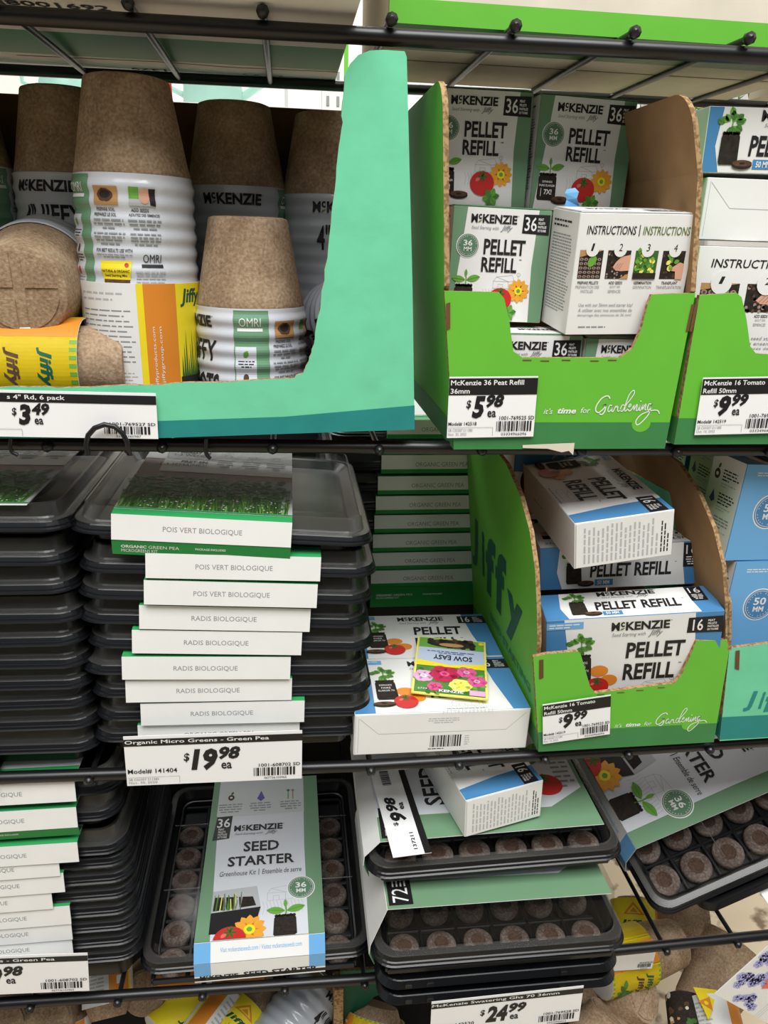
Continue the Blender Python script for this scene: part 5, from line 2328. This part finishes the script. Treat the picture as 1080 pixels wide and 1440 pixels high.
K2 = (.0755 + .334) / 2 - .0005
t = thing('seed_starter_kit', 'large seed starter kit with a white 72 on its sage sleeve', 'seed starter kit', (K2, -.050, .459), (0, 0, -.5), group=None)
zt = kit_parts(t, .262, .268, .022, .046, .014, 6, 6, [(i, j) for j in range(2) for i in range(6)], .0385, .042, -.0963, .030, .017, .0152)
sleeve72(t, .262, .268, .022, zt, .016, .20, art72)
z1 = .459 + zt
t = thing('seed_starter_kit', 'large seed starter kit with a loose refill box and price strip on it', 'seed starter kit', (.2015, -.020, .5395), (0, -1.3, -.5))
zk1 = kit_parts(t, .264, .268, .026, .018, .015, 6, 6, [(i, j) for j in range(2) for i in range(6)], .0385, .042, -.0963, .030)
sleeve72(t, .264, .268, .026, zk1, .017, .20, art72)
ztop1 = .5395 + zk1
# nested empty-looking trays under them
for k, (z, lab) in enumerate(((.4405, 'first black tray kit under the large 72-cell kits, nested closely'), (.419, 'lowest black tray kit of the right stack, partly behind the $24.99 tag'))):
    t = thing('seed_starter_kit', lab, 'seed starter kit', (K2 + .002 + .001 * k, -.046, z), (0, 0, -.4))
    c = .134
    R = lambda i, zz: rrect(.127 - i, .134 - i, .02, zz, 0, c)
    b = MB()
    b.loft([R(.016, 0), R(.013, .004), R(.001, .0042), R(0, .006), R(.0035, .0125), R(.0045, .0132), R(.010, .0132), R(.015, .006)], 'tray', smooth=False)
    for x in (-.10, -.078, .06):
        b.bbox(x, -.0005, .0065, x + .007, .003, .0115, 'traydark', .0004)
    b.build('cell_tray', t)
    b = MB()
    b.loft([R(.003, .0135), R(.009, .0142), R(.011, .0165)], 'clear', False, True, False)
    b.build('clear_dome', t)

# small refill box and price strip on the top kit
refill_box('blue and white refill box lying loose on top of a seed starter kit', (.085, .150, .045), (.1650, -.0075, ztop1 + .0035), (0, -2.2, 12.5),
           {'front': (end50, 0), 'top': (front50, 3), 'left': (narrow_plain, 0), 'right': (narrow_plain, 0)}, G50, 'white', 'front')


def strip_art(W, H):
    A = Art()
    B = Art()
    # strip seen lengthwise: lettering runs up the strip
    B.rect(0, 0, H, W * .18, 'black', 1)
    B.text('137211', H * .05, W * .32, H * .22, W * .42, 'ink', 2, bold=.02)
    B.text('$', H * .30, W * .62, H * .34, W * .76, 'ink', 2, bold=.02)
    B.text('9', H * .35, W * .36, H * .45, W * .80, 'black', 2, bold=.045, shear=.18)
    B.text('98', H * .46, W * .52, H * .62, W * .84, 'black', 2, bold=.045, shear=.2)
    B.text('ea', H * .47, W * .34, H * .55, W * .46, 'ink', 2, bold=.03)
    B.barcode(H * .76, W * .5, H * .97, W * .75)
    A.place(B, W, 0, rot=PI / 2)
    return A


zz = ztop1 + .0040
s_tl, s_tr, s_bl = atz(519, 1080, zz), atz(566, 1075, zz), atz(553, 1206, zz)
price_tag('long white price strip reading 9.98, lying on the left of the topmost right kit', s_tl, s_tr, s_bl, (s_bl - s_tl).length * 1000, strip_art)

# ================================================================== price tags
tags = [
    ('white price tag reading $3.49 under the peat pots, at the left photo edge', at(-60, 546.5, -.0155), at(219, 553, -.0155), at(-62, 610, -.0155), 34.5,
     lambda W, H: tag_art(W, H, [('s 4" Rd, 6 pack', .24, .53)], '3', '49', '', '1001-769527 SD', '03334960987', 'Nov. 30, 2022', True, H * .19, dx=.285)),
    ('white price tag reading $5.98 on the upper left green carton', at(632, 530, -.0145), at(757, 529, -.0145), at(628, 614, -.0145), 48,
     lambda W, H: tag_art(W, H, ['McKenzie 36 Peat Refill', '36mm'], '5', '98', '142518', '1001-769525 SD', '03334966096', 'Nov. 30, 2022', dx=.27)),
    ('white price tag reading $9.99 on the upper right green carton', at(989, 531, -.0145), at(1115, 529, -.0145), at(977, 612, -.0145), 47,
     lambda W, H: tag_art(W, H, ['McKenzie 16 Tomato', 'Refill 50mm'], '9', '99', '142519', '1001-769523 SD', '03334966096', 'Oct. 14, 2022', dx=.22)),
    ('white price tag reading $9.99 on the lower green carton, slightly tilted', at(763, 991, -.0145), at(859, 977, -.0145), at(765, 1046, -.0145), 44,
     lambda W, H: tag_art(W, H, ['McKenzie 16 Tomato', 'Refill 50mm'], '9', '99', '142519', '1001-769523 SD', '03334966096', 'Oct. 14, 2022', dx=.30)),
    ('white price tag reading $19.98 in front of the main stack of tray kits', at(173, 1036, -.0155), at(425, 1027, -.0155), at(173, 1110, -.0155), 52,
     lambda W, H: tag_art(W, H, [('Organic Micro Greens - Green Pea', .005, .81)], '19', '98', '141404', '1001-608702 SD', '067736103965', 'Nov. 30, 2020', True, dx=.365)),
    ('white price tag reading 9.98 on the lowest left stack, at the photo edge', at(-128, 1349, -.0155), at(123, 1340, -.0155), at(-124, 1412, -.0155), 50,
     lambda W, H: tag_art(W, H, [('Organic Micro Greens - Green Pea', .005, .81)], '19', '98', '141404', '1001-608702 SD', '067736103965', 'Nov. 30, 2020', True, dx=.365)),
    ('white price tag reading $24.99 at the bottom edge of the photo', at(607, 1409, -.062), at(821, 1386, -.062), at(609, 1475, -.062), 50,
     lambda W, H: tag_art(W, H, [('McKenzie Swatering Ghs 70 36mm', .005, .84)], '24', '99', '142520', '1001-769528 SD', '03334966012', 'Nov. 30, 2022', True, dx=.36)),
]
for lab, tl, tr, bl, H, fn in tags:
    price_tag(lab, tl, tr, bl, H, fn)
p = at(877, 1335, -.03)
price_tag('white bar-coded tag on the yellow pot pack below the right end of the lowest shelf', at(845, 1337, .03), at(924, 1332, .03), at(846, 1378, .03), 34,
          lambda W, H: tag_art(W, H, [('', 0, 1)], '', '', '', '00-410730 SD', '033349014442', '', True, H * .08, dx=.3))

# torn tape under the upper green carton
pts = [at(x, y, YF - .001) for x, y in ((735, 626), (808, 623), (806, 640), (800, 634), (790, 636), (770, 631), (735, 630))]
b = MB()
b.slab(pts, (0, .0003, 0), 'cream')
o = b.build('torn_tape', loc=pts[0], world=True)
tagit(o, 'torn strip of tape hanging under the upper lime green carton', 'tape')

# ================================================================== the loose packs on the base deck
ZD = .163
import itertools


def lying(label, pa, pb, r, art, turn=0, pot=.03, rp=None, flip=False, m='white', open_end=False, z=None, group='loose pot packs on the base deck'):
    """card-sleeved pack whose axis runs between two points of the place"""
    a, c = Vector(pa), Vector(pb)
    d = (c - a)
    L = d.length
    q = d.normalized().to_track_quat('Z', 'Y')
    lc = q.to_matrix().transposed() @ (CAMP - a)
    turn += math.atan2(lc.x, -lc.y) * r * 1000            # printed front turned up, towards the aisle
    t = sleeve_pack(label, tuple(a), (0, 0, 0), r, L, art, turn, pot, rp, group, m=m, open_end=open_end)
    t.rotation_euler = q.to_euler()
    return t


def P(x, y, z):
    return atz(x, y, z)


def bare_pot(label, base, top, r, n=32, grp='bare brown peat pots on the base deck'):
    a, c = Vector(base), Vector(top)
    L = (c - a).length
    t = thing('peat_pot', label, 'peat pots', tuple(a), group=grp)
    t.rotation_euler = (c - a).to_track_quat('Z', 'Y').to_euler()
    b = MB()
    b.lathe([(r, 0), (r * 1.0, .004), (r * .97, .006), (r * .76, L - .003), (r * .74, L)], 'peat', n)
    b.build('pot_wall', t)
    b = MB()
    for s in (0, 1):
        b.slab([(r * .66 * math.cos(x), r * .66 * math.sin(x), L) for x in [PI * s + .12 + (PI - .24) * k / 10 for k in range(11)]], (0, 0, .0015), 'peat')
    b.build('base_ridge', t)


def pot_end(label, x, y, z, r, L=.06, dx=0.0):
    c = P(x, y, z)
    d = Vector((dx, -.62, .55)).normalized()
    bare_pot(label, c - d * L, c, r * 1.33)


lying('orange and white pot pack standing on end beside the lower 9.98 tag', P(150, 1335, .340), P(152, 1412, .305), .028, art_orange, 4, .014)
pot_end('brown pot end below the lower 9.98 tag, beside a white pack', 68, 1438, .300, .027)
pot_end('brown pot end at the bottom corner of the photo, below the 9.98', 4, 1442, .300, .026)
pot_end('brown pot end below the edge of the flat seed starter kit', 203, 1396, .300, .025)
lying('small white pot pack standing beside a brown pot end', P(110, 1460, .25), P(107, 1422, .290), .015, art_orange, 60, .003)
lying('yellow pot pack with leaf pattern lying below the flat seed starter kit', P(222, 1458, .262), P(284, 1402, .268), .027, art_triangle, 22, .004)
lying('orange and white striped pot pack leaning beside the yellow leaf-patterned one', P(258, 1480, .277), P(322, 1396, .287), .020, art_orange, 4, .002)
lying('yellow pot pack with an orange triangle and a brown pot end', P(314, 1466, .262), P(350, 1417, .270), .027, art_triangle, 0, .030)
lying('orange pot pack glimpsed under the front of the flat seed starter kit', P(225, 1380, .300), P(300, 1372, .300), .020, art_orange, 10, .01)
lying('red and orange pot pack glimpsed behind the orange one under the flat kit', P(318, 1376, .290), P(372, 1370, .290), .020, art_yellow, 36, .01)
t = pot_pack('grey pot pack in clear wrap, lying right of the orange triangle pack', (0, 0, 0), .085, (0, 0, 0), 100, hb=.004, r0=.036, r1=.034, rw=.0365, wm='wrap', group='loose pot packs on the base deck')
a, c = P(385, 1475, .255), P(438, 1400, .275)
t.location = a
qq = (c - a).to_track_quat('Z', 'Y')
lc = qq.to_matrix().transposed() @ (CAMP - a)
t.rotation_euler = (qq.to_matrix() @ Matrix.Rotation(math.atan2(lc.x, -lc.y), 3, 'Z')).to_euler()

# kraft and green display carton on the deck, with a curved cut in its side
pk = P(474, 1400, .30)
b = MB()
b.bbox(pk.x - .005, pk.y - .02, .163, pk.x + .006, pk.y + .004, .335, 'edge', .0005)
o = b.build('carton_flap', loc=(pk.x, pk.y, .163), world=True)
tagit(o, 'kraft edge of a corrugated flap standing below the lowest shelf, beside the dark green carton', 'carton flap')
g = [P(480, 1372, .34), P(545, 1372, .34), P(548, 1395, .325), P(524, 1408, .318), P(508, 1428, .308), P(500, 1460, .29), P(492, 1600, .20), P(478, 1600, .20)]
yg = g[0].y
g = [at(x, y, yg) for x, y in ((479, 1366), (548, 1362), (548, 1393), (526, 1402), (511, 1418), (502, 1438), (498, 1470), (500, 1640), (484, 1640))]
b = MB()
b.slab(g, (0, .004, 0), 'jiffygreen', 'kraft', 'edge')
o = b.build('display_carton', loc=g[0], world=True)
tagit(o, 'dark green carton side with a curved cut-out at the bottom of the rack', 'carton')
lying('pot pack seen through the curved cut of the dark green carton', P(520, 1470, .24), P(528, 1428, .262), .036, art_yellow, 0, .012)

# right end of the deck
lying('yellow pot pack with the bar-coded tag, brown square-ended pot to its right', P(838, 1360, .318), P(903, 1340, .318), .036, art_yellow, 40, .052, rp=.035)
lying('yellow and green pot pack rising under the corner of the askew kit', P(895, 1330, .270), P(890, 1268, .30), .030, art_triangle, 0, .004)


bare_pot('dark brown pot lying behind the rail under the propped askew kit', P(995, 1315, .27), P(905, 1300, .262), .040)
bare_pot('large plain brown pot right of the yellow tagged pack, narrow end down', P(1035, 1335, .285), P(985, 1420, .24), .046)
bare_pot('brown pot with a creased round base facing forward under the yellow tagged pack', P(845, 1400, .25), P(905, 1398, .292), .040)
bare_pot('crumpled brown pot at the bottom edge, right of the $24.99 tag', P(835, 1465, .26), P(858, 1425, .29), .034)


def speck(r, L):
    A = Art()
    c = 2 * PI * r
    A.rect(-c / 2, 0, c / 2, L, 'soil', 1)
    rn = random.Random(2)
    for i in range(80):
        A.disc(rn.uniform(-c / 2, c / 2), rn.uniform(.03, .97) * L, rn.uniform(1.5, 4), rn.choice(['cream', 'cream', 'soilbrown', 'leafdark', 'tan']), 2 + i % 3, n=9, jit=.3, seed=i)
    return A


lying('pot pack printed with a dark speckled picture near the bottom right corner', P(972, 1490, .25), P(962, 1405, .268), .022, speck, 0, .0)
lying('orange pot pack with a yellow triangular end flap near the bottom right corner', P(1020, 1500, .25), P(1000, 1408, .275), .030, art_orange, -38, .0)
q = [P(x, y, .300) for x, y in ((975, 1388), (1008, 1392), (1000, 1426), (996, 1434), (990, 1420))]
b = MB()
b.slab(q, (0, 0, -.0008), 'yellow')
A = Art()
cx = sum((p.x for p in q), 0) / 5 * 1000
cyy = sum((p.y for p in q), 0) / 5 * 1000
A.poly([(cx - 9, cyy + 4), (cx + 8, cyy + 8), (cx + 3, cyy - 9)], 'orange', 2)
A.disc(cx, cyy + 1, 2.5, 'yellow', 3)
b.art(A, planar((0, 0, .3), (1, 0, 0), (0, 1, 0)))
o = b.build('card_flap', loc=q[0], world=True)
tagit(o, 'yellow triangular card flap with an orange mark, near the bottom right corner', 'card flap')


# flowered seed packet hanging at the bottom right corner
def flower_packet(w, h):
    A = Art()
    A.rect(0, 0, w, h, 'white', 1)
    rn = random.Random(12)
    A.poly([(0, h * .84), (w, h * .84), (w, h), (0, h)], 'leafmid', 2)
    for i in range(34):
        x, y = rn.uniform(.05, .58) * w, rn.uniform(.06, .72) * h
        for k in range(5):
            a = 2 * PI * k / 5 + i
            A.disc(x + 3.4 * math.cos(a), y + 3.4 * math.sin(a), 2.9, 'lilac', 3 + k % 2, n=9)
            A.line([(x, y), (x + 4 * math.cos(a), y + 4 * math.sin(a))], .8, 'violet', 5)
        A.disc(x, y, .8, 'white', 6, n=6)
    A.poly([(w * .30, h * .50), (w * .50, h * .58), (w * .52, h * .40), (w * .38, h * .30)], 'redlight', 6)
    A.disc(w * .40, h * .62, w * .06, 'tan', 6)
    A.disc(w * .45, h * .78, w * .08, 'flowerorange', 6)
    for k in range(6):
        A.line([(w * .45, h * .78), (w * (.34 + .05 * k), h * .90)], .7, 'soil', 7)
    for k in range(3):
        A.line([(w * (.62 + .03 * k), 0), (w * (.62 + .03 * k), h * .8)], .4, 'lightgrey', 3)
    for i in range(8):
        x, y = rn.uniform(.82, .98) * w, rn.uniform(.2, .8) * h
        A.disc(x, y, 3, 'lilac', 3, n=9)
        A.disc(x, y, 1, 'violet', 4, n=6)
    return A


o0, o1, o2 = at(1006, 1398, -.035), at(1082, 1440, -.035), at(1062, 1296, -.035)
u = (o1 - o0)
v = (o2 - o0)
v = v - u.normalized() * v.dot(u.normalized())
w_, h_ = u.length * 1.15, v.length * 1.15
u.normalize()
v.normalize()
n = u.cross(v)
b = MB()
pts = [o0, o0 + u * w_, o0 + u * w_ + v * h_, o0 + v * h_]
b.slab(pts, -n * .0015, 'white')
b.art(flower_packet(w_ * 1000, h_ * 1000), planar(o0, u, v))
o = b.build('seed_packet', loc=o0, world=True)
tagit(o, 'white seed packet printed with small blue flowers, at the bottom right corner', 'seed packet')
